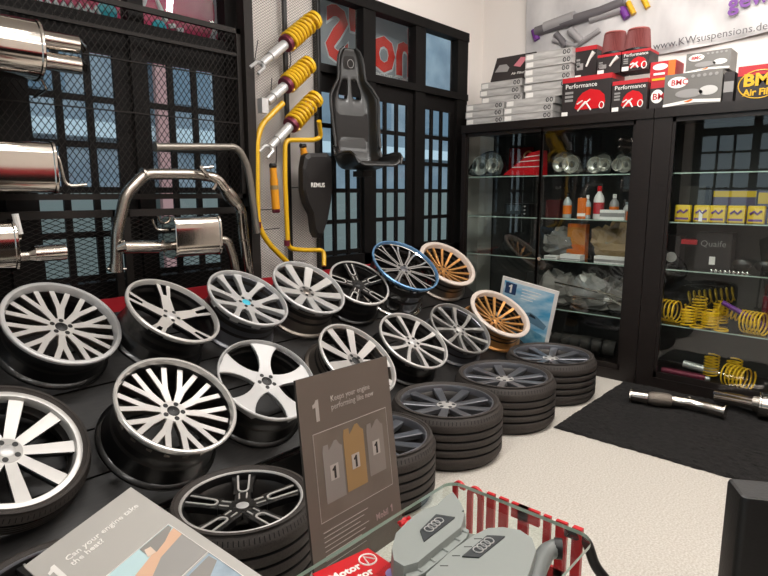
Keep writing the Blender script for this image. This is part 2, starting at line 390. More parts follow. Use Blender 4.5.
# ================================================================ WHEEL RACK
t = thing('wheel_rack', 'sloping black plank display rack carrying two rows of bare rims', 'rack', (2.3, 2.7, 0))
n0 = Vector((0, -.589, .808)); sl = Vector((0, .808, .589)); BASE = -1.165
def onrack(x, y): return Vector((x, y, (BASE+.589*y)/.808))
x0, x1 = .12, 4.33
for k in range(5):
    ya, yb = 2.24+.184*k, 2.24+.184*(k+1)-.008
    b = MB(); A, B_ = onrack(x0, ya), onrack(x0, yb); dn = n0*.03
    P = [A, B_, B_-dn, A-dn]; Q = [p+Vector((x1-x0, 0, 0)) for p in P]
    b.add(P+Q, [(0,1,2,3),(7,6,5,4),(0,4,5,1),(1,5,6,2),(2,6,7,3),(3,7,4,0)], rack_m); b.build('plank', t)
zf = onrack(0, 2.24).z-.04
b = MB(); b.bx((x0, 2.24, 0), (x1, 2.26, zf), black_m); b.build('front_board', t)
for xs in (x0, x1-.03):
    b = MB(); zt = onrack(0, 3.19).z-.045
    b.add([(xs, 2.262, 0), (xs, 3.19, 0), (xs, 3.19, zt), (xs, 2.262, zf), (xs+.03, 2.262, 0), (xs+.03, 3.19, 0), (xs+.03, 3.19, zt), (xs+.03, 2.262, zf)],
          [(0,1,2,3),(7,6,5,4),(0,4,5,1),(1,5,6,2),(2,6,7,3),(3,7,4,0)], black_m); b.build('side_board', t)
b = MB(); zt = onrack(0, 3.16).z+.05; b.bx((1.14, 3.192, zt-.14), (x1, 3.204, zt+.015), red_m); o = b.build('back_board', t); o['label'] = 'red back board'

# ================================================================ WHEELS
WK = 1.0
def bar(mb, pts, hw, zt, th, m, ms=None, cham=.25):
    """a spoke: centre line pts (x, y), half widths hw, top height zt(r); machined face m, sides ms"""
    ms = ms or m; n = len(pts); V = []
    for i, (p, h) in enumerate(zip(pts, hw)):
        a = pts[max(0, i-1)]; c = pts[min(n-1, i+1)]; dx, dy = c[0]-a[0], c[1]-a[1]; L = math.hypot(dx, dy) or 1
        nx, ny = -dy/L, dx/L; r = math.hypot(*p); z = zt(r); e = h*cham
        V += [(p[0]-nx*(h-e*.5), p[1]-ny*(h-e*.5), z), (p[0]+nx*(h-e*.5), p[1]+ny*(h-e*.5), z),
              (p[0]+nx*h, p[1]+ny*h, z-e*.6), (p[0]+nx*h*.8, p[1]+ny*h*.8, z-th), (p[0]-nx*h*.8, p[1]-ny*h*.8, z-th), (p[0]-nx*h, p[1]-ny*h, z-e*.6)]
    top = [(i*6, i*6+1, i*6+7, i*6+6)[::-1] for i in range(n-1)]
    sd = [(i*6+k, i*6+(k+1) % 6, (i+1)*6+(k+1) % 6, (i+1)*6+k)[::-1] for i in range(n-1) for k in range(1, 6)]
    mb.add(V, top, m); mb.add(V, sd, ms); mb.add(V, [tuple(range(6)), tuple(range((n-1)*6, n*6))[::-1]], ms)
def pol(r, a): return (r*math.cos(a), r*math.sin(a))
def seg(p, q, n=6): return [(p[0]+(q[0]-p[0])*i/n, p[1]+(q[1]-p[1])*i/n) for i in range(n+1)]
def ramp(a, c, n=6): return [a+(c-a)*i/n for i in range(n+1)]
TYRES = {}
def tyre_mesh(R, Rt, w):
    b = MB(); o = .012
    pr = [(R-.012, -.010), (R+.002, .002), (R+.012, .006), (R+(Rt-R)*.35, o), (R+(Rt-R)*.6, o-.002), (Rt-.030, o-.008), (Rt-.012, o-.022), (Rt-.002, o-.042)]
    zb = -w+.004
    b.lathe(pr, rubber_m, 96, closed=False)
    zt, zl = o-.042, zb+.04
    ng = 4; wd = (zt-zl)/(ng+1)
    cur = zt
    for g in range(ng+1):
        nxt = zt-wd*(g+1)
        lo = nxt+(.005 if g < ng else 0)
        b.lathe([(Rt-.002, cur), (Rt+.0005, cur-.006), (Rt+.0005, lo+.004), (Rt-.002, lo)], rubber_m, 96, closed=False)
        if g < ng:
            b.lathe([(Rt-.002, lo), (Rt-.013, lo-.001), (Rt-.013, lo-.011), (Rt-.002, lo-.012)], groove_m, 96, closed=False); cur = lo-.012
    b.lathe([(Rt-.002, zl), (Rt-.012, zb+.018), (Rt-.03, zb+.004), (R+(Rt-R)*.5, zb), (R, zb+.01), (R-.012, zb+.02)], rubber_m, 96, closed=False)
    # shoulder blocks
    V = []; F = []; N = 96
    for k in range(N):
        a = 2*math.pi*k/N; a2 = a+.012
        q = [(Rt-.010, o-.020), (Rt+.001, o-.052)]
        j = len(V)
        V += [(q[0][0]*math.cos(a), q[0][0]*math.sin(a), q[0][1]), (q[0][0]*math.cos(a2), q[0][0]*math.sin(a2), q[0][1]),
              (q[1][0]*math.cos(a2), q[1][0]*math.sin(a2), q[1][1]), (q[1][0]*math.cos(a), q[1][0]*math.sin(a), q[1][1])]
        F.append((j, j+1, j+2, j+3))
    b.add(V, F, groove_m)
    return b
def wheel(name, label, C, nrm, D, kind, phase, face, side, lip, barrel, cap=None, tyre=None, w=None, lipw=.014, rec=.045, group='bare rims on the sloping rack', lugc=None, drop=None):
    n = Vector(nrm).normalized(); x = Vector((1, 0, 0)) - n*n.x; y = n.cross(x.normalized())
    R = D/2; ph = R_(phase)
    if w is None:
        w = (n0.dot(Vector(C)) - BASE - R*math.sqrt(max(0, 1-n.dot(n0)**2)))/n.dot(n0)
        if tyre: w -= .006
    base = Vector(C)-n*w
    M0 = frame(C, x, y)
    root = thing(name, label, 'wheel', group=group, M=M0)
    # rim: lip, inner well, barrel
    b = MB(); ri = R-lipw
    sd = drop or .03                                    # how far the face sits behind the lip
    if tyre:
        b.lathe([(R+.004, -.012), (R+.004, 0), (R-.004, .003), (ri, .001), (ri-.002, -.004)], lip, 96, closed=False)
        b.lathe([(ri-.002, -.004), (ri-.004, -.010), (ri-.006, -sd-.01)], lip if kind == 'nine' else barrel, 96, closed=False)
        wb = -min(w-.01, .25)
    else:
        b.lathe([(R-.010, -.020), (R-.001, -.016), (R, -.004), (R-.004, .001), (R-.008, .002), (ri, .001), (ri-.002, -.004)], lip, 96, closed=False)
        b.lathe([(ri-.002, -.004), (ri-.004, -.010), (ri-.008, -sd-.008)], barrel if kind == 'outline' else lip, 96, closed=False)
        wb = -w
    b.build('lip', root, True)
    b = MB()
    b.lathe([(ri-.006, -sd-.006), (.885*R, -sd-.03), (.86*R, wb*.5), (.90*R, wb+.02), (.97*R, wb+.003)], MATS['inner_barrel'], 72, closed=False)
    if not tyre:
        b.lathe([(R-.010, -.018), (R-.022, -.026), (.905*R, -.05), (.87*R, -.075), (.865*R, wb*.62), (.90*R, wb*.7), (.915*R, wb+.03), (.93*R, wb+.022), (.985*R, wb+.016), (R, wb+.012), (R, wb+.002), (.97*R, wb+.003)], barrel, 72, closed=False)
    b.build('barrel', root, True)
    # spokes
    Rf = ri-.004
    def zt(r, rec=rec): u = min(1, max(0, (r-.18*R)/(Rf-.18*R))); return -rec+(rec-sd*.55)*u**1.3 if not drop else -rec+(rec-sd)*u**1.2
    def sp(nm, mb): mb.build(nm, root, True)
    th = .03
    if kind == 'meshY':
        for k in range(10):
            a = ph+2*math.pi*k/10; mb = MB()
            bar(mb, seg(pol(.20*R, a), pol(.47*R, a)), ramp(.055*R, .082*R), zt, th, face, side)
            for s in (-1, 1):
                p0 = pol(.43*R, a+s*.035); p1 = pol(Rf*.975, a+s*R_(9))
                bar(mb, seg(p0, p1), ramp(.052*R, .052*R), zt, th, face, side)
            sp('spoke', mb)
    elif kind == 'fiveslot':
        for k in range(5):
            a = ph+2*math.pi*k/5; mb = MB()
            bar(mb, seg(pol(.12*R, a), pol(.62*R, a)), ramp(.15*R, .115*R), zt, th, face, side)
            for s in (-1, 1):
                c, q = pol(.58*R, a), pol(Rf, a); t_ = (-math.sin(a)*s*.098*R, math.cos(a)*s*.098*R); t0 = (-math.sin(a)*s*.072*R, math.cos(a)*s*.072*R)
                bar(mb, seg((c[0]+t0[0], c[1]+t0[1]), (q[0]+t_[0]*1.15, q[1]+t_[1]*1.15)), ramp(.042*R, .052*R), zt, th, face, side)
            bar(mb, seg(pol(.90*R, a), pol(Rf, a), 2), [.13*R]*3, zt, th*.6, side)
            sp('spoke', mb)
    elif kind == 'fiveY':
        for k in range(5):
            a = ph+2*math.pi*k/5; mb = MB()
            bar(mb, seg(pol(.12*R, a), pol(.40*R, a)), ramp(.15*R, .115*R), zt, th, face, side)
            for s in (-1, 1):
                p0 = pol(.30*R, a+s*.16); p1 = pol(Rf, a+s*R_(20))
                bar(mb, seg(p0, p1), [.075*R, .066*R, .06*R, .06*R, .066*R, .085*R, .12*R], zt, th, face, side)
            sp('spoke', mb)
    elif kind in ('nine', 'ten', 'ninet'):
        N = 9
        for k in range(N):
            a = ph+2*math.pi*k/N; mb = MB()
            h0, h1 = {'nine': (.085, .120), 'ninet': (.075, .105)}[kind]
            bar(mb, seg(pol(.14*R, a), pol(Rf, a), 8), ramp(h0*R, h1*R, 8), zt, th, face, side)
            sp('spoke', mb)
    elif kind == 'outline':
        for k in range(5):
            a = ph+2*math.pi*k/5; mb = MB()
            bar(mb, seg(pol(.12*R, a), pol(.42*R, a)), ramp(.15*R, .14*R), zt, th, side)
            u = Vector((math.cos(a), math.sin(a))); v = Vector((-u.y, u.x))
            for s in (-1, 1):
                p = [u*(.38*R)+v*(s*.115*R), u*(.70*R)+v*(s*.125*R), u*Rf+v*(s*.15*R)]
                bar(mb, [tuple(q) for q in p], [.05*R, .05*R, .07*R], zt, th, side)
            sp('spoke', mb)
            mb = MB(); loop = []
            loop.append(u*Rf+v*(.105*R))
            loop.append(u*(.52*R)+v*(.085*R))
            for j in range(1, 6): aa = math.pi*j/6; loop.append(u*(.52*R-.085*R*math.sin(aa))+v*(.085*R*math.cos(aa)))
            loop.append(u*(.52*R)-v*(.085*R)); loop.append(u*Rf-v*(.105*R))
            bar(mb, [tuple(q) for q in loop], [.017*R]*len(loop), lambda r: zt(r)+.0035, .010, face)
            l2 = [u*(.30*R)+v*(.06*R), u*(.40*R)+v*(.062*R)]; 
            for s in (-1, 1): bar(mb, [tuple(u*(.22*R)+v*(s*.06*R)), tuple(u*(.38*R)+v*(s*.065*R))], [.013*R]*2, lambda r: zt(r)+.0035, .010, face)
            mb.build('machined_edge', root, True)
    elif kind == 'thin':
        N = 20
        for k in range(N):
            a = ph+2*math.pi*k/N; mb = MB(); s = 1 if k % 2 else -1
            P = [pol(.12*R+(Rf-.12*R)*i/8, a+s*.10*math.sin(math.pi*i/8*.9)) for i in range(9)]
            bar(mb, P, ramp(.022*R, .030*R, 8), zt, .022, face, side); sp('spoke', mb)
    elif kind == 'concave15':
        N = 15
        for k in range(N):
            a = ph+2*math.pi*k/N; mb = MB()
            bar(mb, seg(pol(.10*R, a), pol(Rf*.985, a), 8), ramp(.034*R, .046*R, 8), zt, .02, face, side); sp('spoke', mb)
    elif kind == 'curved10':
        for k in range(10):
            a = ph+2*math.pi*k/10; mb = MB(); s = 1 if k % 2 else -1
            P = [pol(.13*R+(Rf-.13*R)*i/8, a+s*.16*(1-(i/8))**1.2-s*.02) for i in range(9)]
            bar(mb, P, [.055*R, .05*R, .045*R, .045*R, .045*R, .05*R, .056*R, .064*R, .075*R], zt, th, face, side); sp('spoke', mb)
    elif kind == 'smooth5':
        for k in range(5):
            a = ph+2*math.pi*k/5; mb = MB()
            hw = [.17, .15, .125, .118, .125, .145, .18, .235, .31]
            bar(mb, seg(pol(.12*R, a), pol(Rf*.985, a), 8), [h*R for h in hw], lambda r: zt(r)+.0, th, face, side, cham=.12)
            sp('spoke', mb)
    # hub
    zc = zt(.0)
    b = MB(); hr = .225*R
    b.lathe([(.001, zc-.03), (hr, zc-.03), (hr, zc-.004), (hr-.004, zc+.001), (.085*R, zc+.001), (.08*R, zc-.002), (.001, zc-.002)], side if kind == 'outline' else (greyrim_m if kind == 'nine' else silver_m if kind == 'ninet' else face), 40, closed=False)
    b.build('hub', root, True)
    for k in range(5):
        a = ph+2*math.pi*(k+.5)/5; p = pol(.155*R, a); b = MB()
        b.cyl((p[0], p[1], zc-.002), (p[0], p[1], zc+.0022), .042*R, lugc or black_m, 14); b.build('lug_hole', root, True)
    b = MB(); b.lathe([(.001, zc+.006), (.07*R, zc+.006), (.105*R, zc+.002), (.108*R, zc-.002)], cap or black_m, 28, closed=False); b.build('center_cap', root, True)
    if tyre:
        key = (round(R, 3), tyre, round(w, 3))
        o = tyre_mesh(R, tyre, w).build('tyre', root, True)
    return root
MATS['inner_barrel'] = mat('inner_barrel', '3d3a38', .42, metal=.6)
G = 'bare rims on the sloping rack'
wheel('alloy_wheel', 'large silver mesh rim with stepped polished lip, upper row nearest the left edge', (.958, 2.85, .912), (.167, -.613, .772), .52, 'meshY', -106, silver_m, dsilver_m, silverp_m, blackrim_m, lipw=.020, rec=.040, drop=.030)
wheel('alloy_wheel', 'machined rim with five slotted spokes and black sides, upper row beside the big mesh rim', (1.454, 2.755, .906), (.231, -.534, .813), .50, 'fiveslot', 77, silver_m, blackrim_m, silver_m, MATS['black_rim_paint'], cap=silverp_m, rec=.045)
wheel('alloy_wheel', 'bright silver rim with five forked spokes and a cyan centre cap', (1.929, 2.783, .905), (.112, -.556, .824), .49, 'fiveY', 55, silverp_m, silverp_m, silverp_m, gunrim_m, cap=cyan_m, rec=.045, lipw=.012)
wheel('alloy_wheel', 'nine spoke machined rim with brushed bare barrel in the upper row', (2.413, 2.812, .905), (.044, -.583, .811), .50, 'nine', 53, silver_m, silverp_m, silverp_m, dsilver_m, cap=dsilver_m, rec=.05)
wheel('alloy_wheel', 'black rim with silver outlined slots, upper row left of the blue lip rim', (2.86, 2.80, .882), (-.084, -.586, .806), .445, 'outline', 75, silver_m, blackrim_m, silver_m, blackrim_m, rec=.03)
wheel('alloy_wheel', 'dark multi spoke rim with a blue lip standing highest on the rack', (3.316, 2.761, .966), (-.061, -.596, .80), .55, 'thin', 4, greyrim_m, blackrim_m, blue_m, chrome_m, rec=.045, lipw=.012, drop=.030, cap=gunrim_m)
wheel('alloy_wheel', 'gold spoked rim with cream lip in the upper row by the cabinet', (3.956, 2.838, .914), (-.103, -.616, .781), .52, 'concave15', 8, gold_m, gold_m, cream_m, dsilver_m, rec=.085, lipw=.034, drop=.03, cap=gold_m)
wheel('alloy_wheel', 'gold spoked rim with cream lip in the lower row before the blue poster', (4.025, 2.36, .544), (-.109, -.575, .811), .53, 'concave15', 2, gold_m, gold_m, cream_m, gold_m, rec=.085, lipw=.034, drop=.03, cap=gold_m)
wheel('alloy_wheel', 'dull grey ten spoke rim left of the lower gold rim', (3.49, 2.375, .515), (-.056, -.598, .799), .50, 'curved10', 19, greyrim_m, greyrim_m, greyrim_m, gunrim_m, cap=silver_m, rec=.03, lipw=.011)
wheel('alloy_wheel', 'bright machined ten spoke rim with silver cap in the middle of the lower row', (2.932, 2.366, .531), (-.014, -.581, .814), .51, 'curved10', 1, silver_m, greyrim_m, silver_m, blackrim_m, cap=silverp_m, rec=.028, lipw=.013)
wheel('alloy_wheel', 'nine spoke machined rim partly hidden by the standing brown board', (2.374, 2.336, .533), (.125, -.632, .765), .54, 'nine', 62, silver_m, blackrim_m, silver_m, dsilver_m, rec=.035)
wheel('alloy_wheel', 'smooth silver rim with five broad flared spokes behind the standing brown board', (1.725, 2.345, .566), (.015, -.591, .806), .53, 'smooth5', 63, silverp_m, silverp_m, silverp_m, blackrim_m, cap=black_m, rec=.032, lipw=.009)
wheel('alloy_wheel', 'silver mesh rim with deep mirror lip and black barrel in the lower row', (1.199, 2.291, .594), (.116, -.577, .809), .54, 'meshY', -131, silver_m, dsilver_m, mirror_m, blackrim_m, lipw=.016, rec=.062, drop=.042)
wheel('tyred_wheel', 'polished nine spoke wheel with black tyre cut by the left edge', (.584, 2.425, .556), (.146, -.617, .773), .515, 'nine', 67, silver_m, blackrim_m, silver_m, blackrim_m, tyre=.302, rec=.03, cap=silverp_m, lipw=.02)
F_ = 'tyred wheels lying on the floor'
wheel('tyred_wheel', 'black wheel with silver outlined slots and silver cap on the floor below the mesh rim', (1.194, 1.822, .316), (0, 0, 1), .47, 'outline', 54, silver_m, blackrim_m, silver_m, blackrim_m, tyre=.283, w=.316, rec=.03, cap=silverp_m, group=F_, lipw=.008)
wheel('tyred_wheel', 'dark wheel on the floor in the bottom left corner, half under the grey board', (.54, 1.86, .28), (0, 0, 1), .48, 'outline', 20, greyrim_m, blackrim_m, gunrim_m, blackrim_m, tyre=.285, w=.28, rec=.03, group=F_, lipw=.008)
wheel('tyred_wheel', 'gunmetal nine spoke wheel on the floor, part hidden by the standing board', (2.012, 1.885, .30), (0, 0, 1), .54, 'ninet', -150, gunrim_m, gunrim_m, gunrim_m, gunrim_m, tyre=.314, w=.30, rec=.03, cap=silver_m, group=F_, lipw=.008)
wheel('tyred_wheel', 'gunmetal nine spoke wheel on the floor right of the standing board', (2.652, 1.895, .301), (0, 0, 1), .54, 'ninet', -151, gunrim_m, gunrim_m, gunrim_m, gunrim_m, tyre=.325, w=.301, rec=.03, cap=silver_m, group=F_, lipw=.008)
wheel('tyred_wheel', 'gunmetal nine spoke wheel on the floor, second from the cabinet end', (3.309, 1.892, .30), (0, 0, 1), .55, 'ninet', -118, gunrim_m, gunrim_m, gunrim_m, gunrim_m, tyre=.330, w=.30, rec=.03, cap=silver_m, group=F_, lipw=.008)
wheel('tyred_wheel', 'gunmetal nine spoke wheel on the floor nearest the glass cabinet', (3.970, 1.89, .30), (0, 0, 1), .55, 'ninet', -100, gunrim_m, gunrim_m, gunrim_m, gunrim_m, tyre=.328, w=.30, rec=.03, cap=silver_m, group=F_, lipw=.008)
# ================================================================ PART2
# ================================================================ EXHAUSTS ON THE MESH
def muffler(b, c, L, h, d, m, e=3.2, rim=.012, n=40):
    """oval box along x, centre c, with rolled end seams"""
    def ring(x, s): 
        out = []
        for k in range(n):
            a = 2*math.pi*k/n; ca, sa = math.cos(a), math.sin(a)
            out.append((c[0]+x, c[1]+math.copysign(abs(ca)**(2/e), ca)*(d/2+s), c[2]+math.copysign(abs(sa)**(2/e), sa)*(h/2+s)))
        return out
    st = [(-L/2-.004, -.02), (-L/2-.004, rim*.2), (-L/2, rim*.5), (-L/2+.010, rim*.5), (-L/2+.014, 0), (L/2-.014, 0), (L/2-.010, rim*.5), (L/2, rim*.5), (L/2+.004, rim*.2), (L/2+.004, -.02)]
    V = []; [V.extend(ring(*q)) for q in st]
    F = [(j*n+k, j*n+(k+1) % n, (j+1)*n+(k+1) % n, (j+1)*n+k) for j in range(len(st)-1) for k in range(n)]
    b.add(V, F, m, True); b.add(V[:n], [tuple(range(n))[::-1]], m); b.add(V[-n:], [tuple(range(n))], m)
def pipe_open(b, p, q, r, m, n=20):
    """a short pipe whose end q is open"""
    p, q = Vector(p), Vector(q); t = (q-p).normalized()
    b.tube([p, q, q+t*.0005, q-t*.004, q-t*.07], [r, r, r*.93, r*.90, r*.88], m, n, cap=True)
A = lambda x, y, Y=3.1: at(x, y, 1, Y)
t = thing('exhaust_muffler', 'large round polished muffler with twin tips, top left corner', 'muffler', (.8, 3.08, 2.0), 'exhaust parts hung on the black mesh')
b = MB(); muffler(b, (.735, 3.02, 2.13), .53, .255, .24, steelp_m, e=2.3); b.build('body', t)
for z in (2.185, 2.093):
    b = MB(); pipe_open(b, (.99, 3.02, z), (1.18, 3.01, z-.002), .041, steelp_m); b.tube([(1.02, 3.02, z), (1.03, 3.02, z)], .044, steel_m, 20); b.build('exhaust_tip', t)
b = MB(); b.tube(bez([(.99, 3.03, 2.06), (1.02, 3.03, 2.0), (1.035, 3.03, 1.97), (1.035, 3.2, 1.95)], 4, .03), .006, steel_m, 6); b.build('hanger_rod', t)
t = thing('exhaust_muffler', 'flat polished muffler with a bent hanger rod, second down at the left edge', 'muffler', (.8, 3.08, 1.48), 'exhaust parts hung on the black mesh')
b = MB(); muffler(b, (.74, 3.05, 1.612), .58, .235, .16, steelp_m, e=4); b.build('body', t)
b = MB(); b.tube(bez([(1.01, 3.0, 1.70), (1.045, 2.99, 1.66), (1.065, 2.99, 1.525), (1.16, 2.99, 1.535)], 5, .04), .008, steel_m, 8); b.build('hanger_rod', t)
t = thing('exhaust_muffler', 'oval muffler with single tapered tip and white rubber hanger, left edge', 'muffler', (.7, 3.08, 1.14), 'exhaust parts hung on the black mesh')
b = MB(); muffler(b, (.605, 3.05, 1.26), .47, .225, .15, steelp_m, e=2.8); b.build('body', t)
b = MB(); b.tube([(.85, 3.05, 1.205), (.90, 3.05, 1.205)], .026, steel_m, 16); pipe_open(b, (.92, 3.05, 1.212), (1.055, 3.05, 1.212), .040, steelp_m); b.tube([(.895, 3.05, 1.206), (.935, 3.05, 1.21)], [.027, .040], steelp_m, 16); b.build('exhaust_tip', t)
b = MB(); b.tube([A(15, 214, 3.0), A(20, 234, 3.0)], .014, white_m, 8); o = b.build('rubber_hanger', t); o['label'] = 'white rubber hanger'
b = MB(); b.tube(bez([(.85, 3.0, 1.28), A(14, 238, 3.0), A(21, 240, 3.0), A(20, 233, 3.0)], 4, .02), .006, steel_m, 6); b.build('hanger_rod', t)
# cat-back assembly
t = thing('exhaust_system', 'bent stainless exhaust pipe framing a square polished muffler on the mesh', 'exhaust', (1.7, 3.1, 1.1), 'exhaust parts hung on the black mesh')
b = MB(); b.tube(bez([A(116, 270), A(117, 232), A(126, 194), A(145, 174), A(190, 174), A(205, 176)], 8, .04), .031, steel_m, 18); b.build('pipe', t)
b = MB(); b.tube([A(107, 269), A(126, 269)], .008, steel_m, 8); b.tube([A(116, 264), A(116, 272)], .036, steel_m, 18); b.build('flange', t)
b = MB(); b.tube(bez([A(205, 176), A(217, 178), A(228, 193), A(241, 208), A(243, 230), A(249, 276)], 6, .05), [.031]*1+[.031]*0+[.031]*29 if False else .031, steelp_m, 18); b.build('pipe', t)
b = MB(); b.tube([A(226, 190), A(231, 197), A(236, 203)], [.036, .042, .036], steel_m, 18); b.build('joint', t)
for x, y in ((241, 212), (244, 240), (203, 175), (143, 174)):
    b = MB(); p = A(x, y); d = Vector((0, 0, .006)) if x > 210 else Vector((.006, 0, 0)); b.tube([p-d, p+d], .0345, steel_m, 18); b.build('weld_ring', t)
b = MB(); b.tube(bez([A(200, 166, 3.05), A(203, 171, 3.04), A(207, 175, 3.03), A(217, 183, 3.03), A(213, 190, 3.03)], 3, .03), .010, steel_m, 8)
b.tube([A(200, 168, 3.05), A(213, 167, 3.05)], .009, steel_m, 8); b.build('bracket', t)
b = MB(); c = A(193, 236, 3.06); muffler(b, (c.x, 3.06, c.z), .285, .225, .15, steelp_m, e=4); b.build('muffler', t)
b = MB(); pipe_open(b, A(157, 247, 3.06), A(123, 247, 3.04), .036, steelp_m); b.tube([A(170, 246, 3.06), A(156, 247, 3.06)], [.022, .030], steel_m, 16); b.build('exhaust_tip', t)
b = MB(); b.tube([A(163, 240, 3.05), A(165, 252, 3.05)], .009, steel_m, 8); b.build('clamp', t)
b = MB(); b.tube(bez([A(168, 230, 3.05), A(156, 230, 3.05), A(152, 219, 3.05)], 4, .03), .007, steel_m, 8); b.tube(bez([A(158, 216, 3.1), A(160, 222, 3.1), A(168, 224, 3.1)], 4, .02), .007, steel_m, 8); b.build('hanger_rod', t)
b = MB(); b.tube(bez([A(216, 240, 3.06), A(227, 240, 3.06), A(233, 256, 3.06), A(236, 274, 3.06)], 6, .06), .028, steel_m, 16); b.build('pipe', t)
t = thing('exhaust_pipe', 'long matt steel pipe bending down beside the black post', 'pipe', (1.9, 3.15, 1.3), 'exhaust parts hung on the black mesh')
b = MB(); b.tube(bez([A(157, 147, 3.14), A(238, 147, 3.14), A(247, 165, 3.14), A(250, 180, 3.14), A(257, 233, 3.14)], 8, .09), .022, mat('matt_steel', '8f8981', .4, metal=.8), 14); b.build('tube', t)
b = MB(); p = A(157, 147, 3.14); b.tube([p-Vector((.012, 0, 0)), p], .027, MATS['matt_steel'], 14); b.build('end_collar', t)

# ================================================================ SUSPENSION PARTS ON THE PALE MESH
def coilover(label, top, bot, nturn, fork):
    P, Q = A(top[0], top[1], 3.20), A(bot[0], bot[1], 3.17); ax = (Q-P); L = ax.length; ax.normalize()
    t = thing('coilover', label, 'shock absorber', Q, 'yellow coilover struts')
    s1 = .50*L; u = ax.orthogonal().normalized(); w = ax.cross(u)
    b = MB(); pts = []
    for k in range(nturn*14+1):
        f = k/(nturn*14); g = f**.8; a = 2*math.pi*nturn*f
        pts.append(P+ax*(.02+(s1-.03)*g)+(u*math.cos(a)+w*math.sin(a))*.056)
    b.tube(pts, .011, yellow2_m, 7); b.build('spring', t)
    b = MB(); b.tube([P-ax*.012, P+ax*.012], .062, yellow2_m, 18); b.build('top_mount', t)
    b = MB(); b.cyl(P, P+ax*s1, .030, yellow_m, 14); b.build('inner_spring_seat', t)
    b = MB(); b.tube([P+ax*(s1-.012), P+ax*(s1+.016)], .056, maroon_m, 18); b.build('collar', t)
    b = MB(); b.tube([P+ax*(s1+.02), P+ax*(s1+.02+(L-s1)*.5), P+ax*(s1+.02+(L-s1)*.5), P+ax*(L-.05)], [.032, .032, .025, .025], silverp_m, 16); b.build('strut', t)
    b = MB()
    for s in (-1, 1):
        if fork: b.tube([P+ax*(L-.06), P+ax*(L-.035)+u*s*.03, P+ax*(L+.03)+u*s*.032], [.014, .012, .010], silverp_m, 8)
    if not fork: b.box(tuple(Q), (.05, .05, .09), silverp_m)
    if fork: b.build('fork', t)
    else: b.build('bracket', t)
coilover('yellow coilover topmost of the three on the pale mesh, steel fork at lower left', (314, 20), (257, 68), 8, True)
coilover('yellow coilover in the middle of the three with thick silver strut', (308, 65), (263, 106), 7, False)
coilover('yellow coilover lowest of the three, fork end pointing down at the yellow bars', (315, 99), (266, 152), 7, True)
t = thing('sway_bar', 'yellow bent stabiliser bar running beside the black post', 'stabiliser bar', A(285, 262, 3.2), 'yellow stabiliser bars')
b = MB(); b.tube(bez([A(283, 103, 3.2), A(262, 124, 3.2), A(257, 140, 3.2), A(257, 190, 3.2), A(258, 225, 3.2), A(268, 243, 3.2), A(287, 262, 3.2)], 6, .08), .019, yellow_m, 12); b.build('bar', t)
b = MB(); p = A(258, 225, 3.2); b.tube([p-Vector((0, 0, .02)), p+Vector((0, 0, .02))], .023, maroon_m, 12); b.build('bushing', t)
t = thing('sway_bar', 'yellow U shaped stabiliser bar hung around the slim shock absorber', 'stabiliser bar', A(324, 265, 3.2), 'yellow stabiliser bars')
b = MB(); b.tube(bez([A(319, 121, 3.14), A(321, 137, 3.2), A(314, 140, 3.2), A(285, 140, 3.2), A(285, 180, 3.2), A(288, 248, 3.2), A(300, 250, 3.2), A(324, 250, 3.18), A(324, 266, 3.14)], 6, .05), .0165, yellow_m, 12); b.build('bar', t)
b = MB(); p = A(287, 243, 3.2); b.tube([p-Vector((0, 0, .02)), p+Vector((0, 0, .02))], .021, maroon_m, 12); b.build('bushing', t)
def shock(label, x, y0, y1, r):
    p, q = A(x, y0, 3.22), A(x+3, y1, 3.22); t = thing('shock_absorber', label, 'shock absorber', q, 'slim yellow shock absorbers')
    b = MB(); d = q-p; b.tube([p, p+d*.25, p+d*.25, q], [r*.85, r*.85, r, r], mat('shock_orange', 'd9921c', .4) if 'shock_orange' not in MATS else MATS['shock_orange'], 16); b.build('body', t)
    b = MB(); b.cyl(p+Vector((-.022, 0, .015)), p+Vector((.022, 0, .015)), .016, black_m, 12); b.cyl(q+Vector((-.022, 0, -.012)), q+Vector((.022, 0, -.012)), .016, maroon_m, 12); b.build('eyelet', t)
    b = MB(); b.tube([p+d*.42, p+d*.52], r*1.02, MATS['sticker_grey'] if 'sticker_grey' in MATS else mat('sticker_grey', '8f7a58', .5), 16); b.build('sticker', t)
shock('slim orange shock absorber hanging between the two yellow bars', 273, 168, 209, .028)
shock('short orange shock absorber half behind the black tapered cover', 303, 148, 163, .026)
# hooks of black wire
HL = ['thin black wire hook above the fork of the topmost coilover', 'thin black wire hook under the topmost yellow spring', 'thin black wire hook above the middle coilover strut', 'thin black wire holding up the slim shock absorber', 'thin black wire across the lower part of the left yellow bar', 'thin black wire reaching to the black tapered cover', 'thin black wire at the bend of the left yellow bar']
for hi_, pts in enumerate((((258, 40), (256, 52), (254, 66)), ((290, 52), (291, 62), (289, 70)), ((272, 78), (271, 90)), ((277, 140), (276, 165)), ((258, 210), (276, 209)), ((288, 188), (303, 187)), ((262, 230), (280, 228)))):
    b = MB(); b.tube([A(x, y, 3.27) for x, y in pts], .0035, black_m, 5)
    tag(b.build('wire_hook'), HL[hi_], 'hook', 'thin wire hooks on the pale mesh')
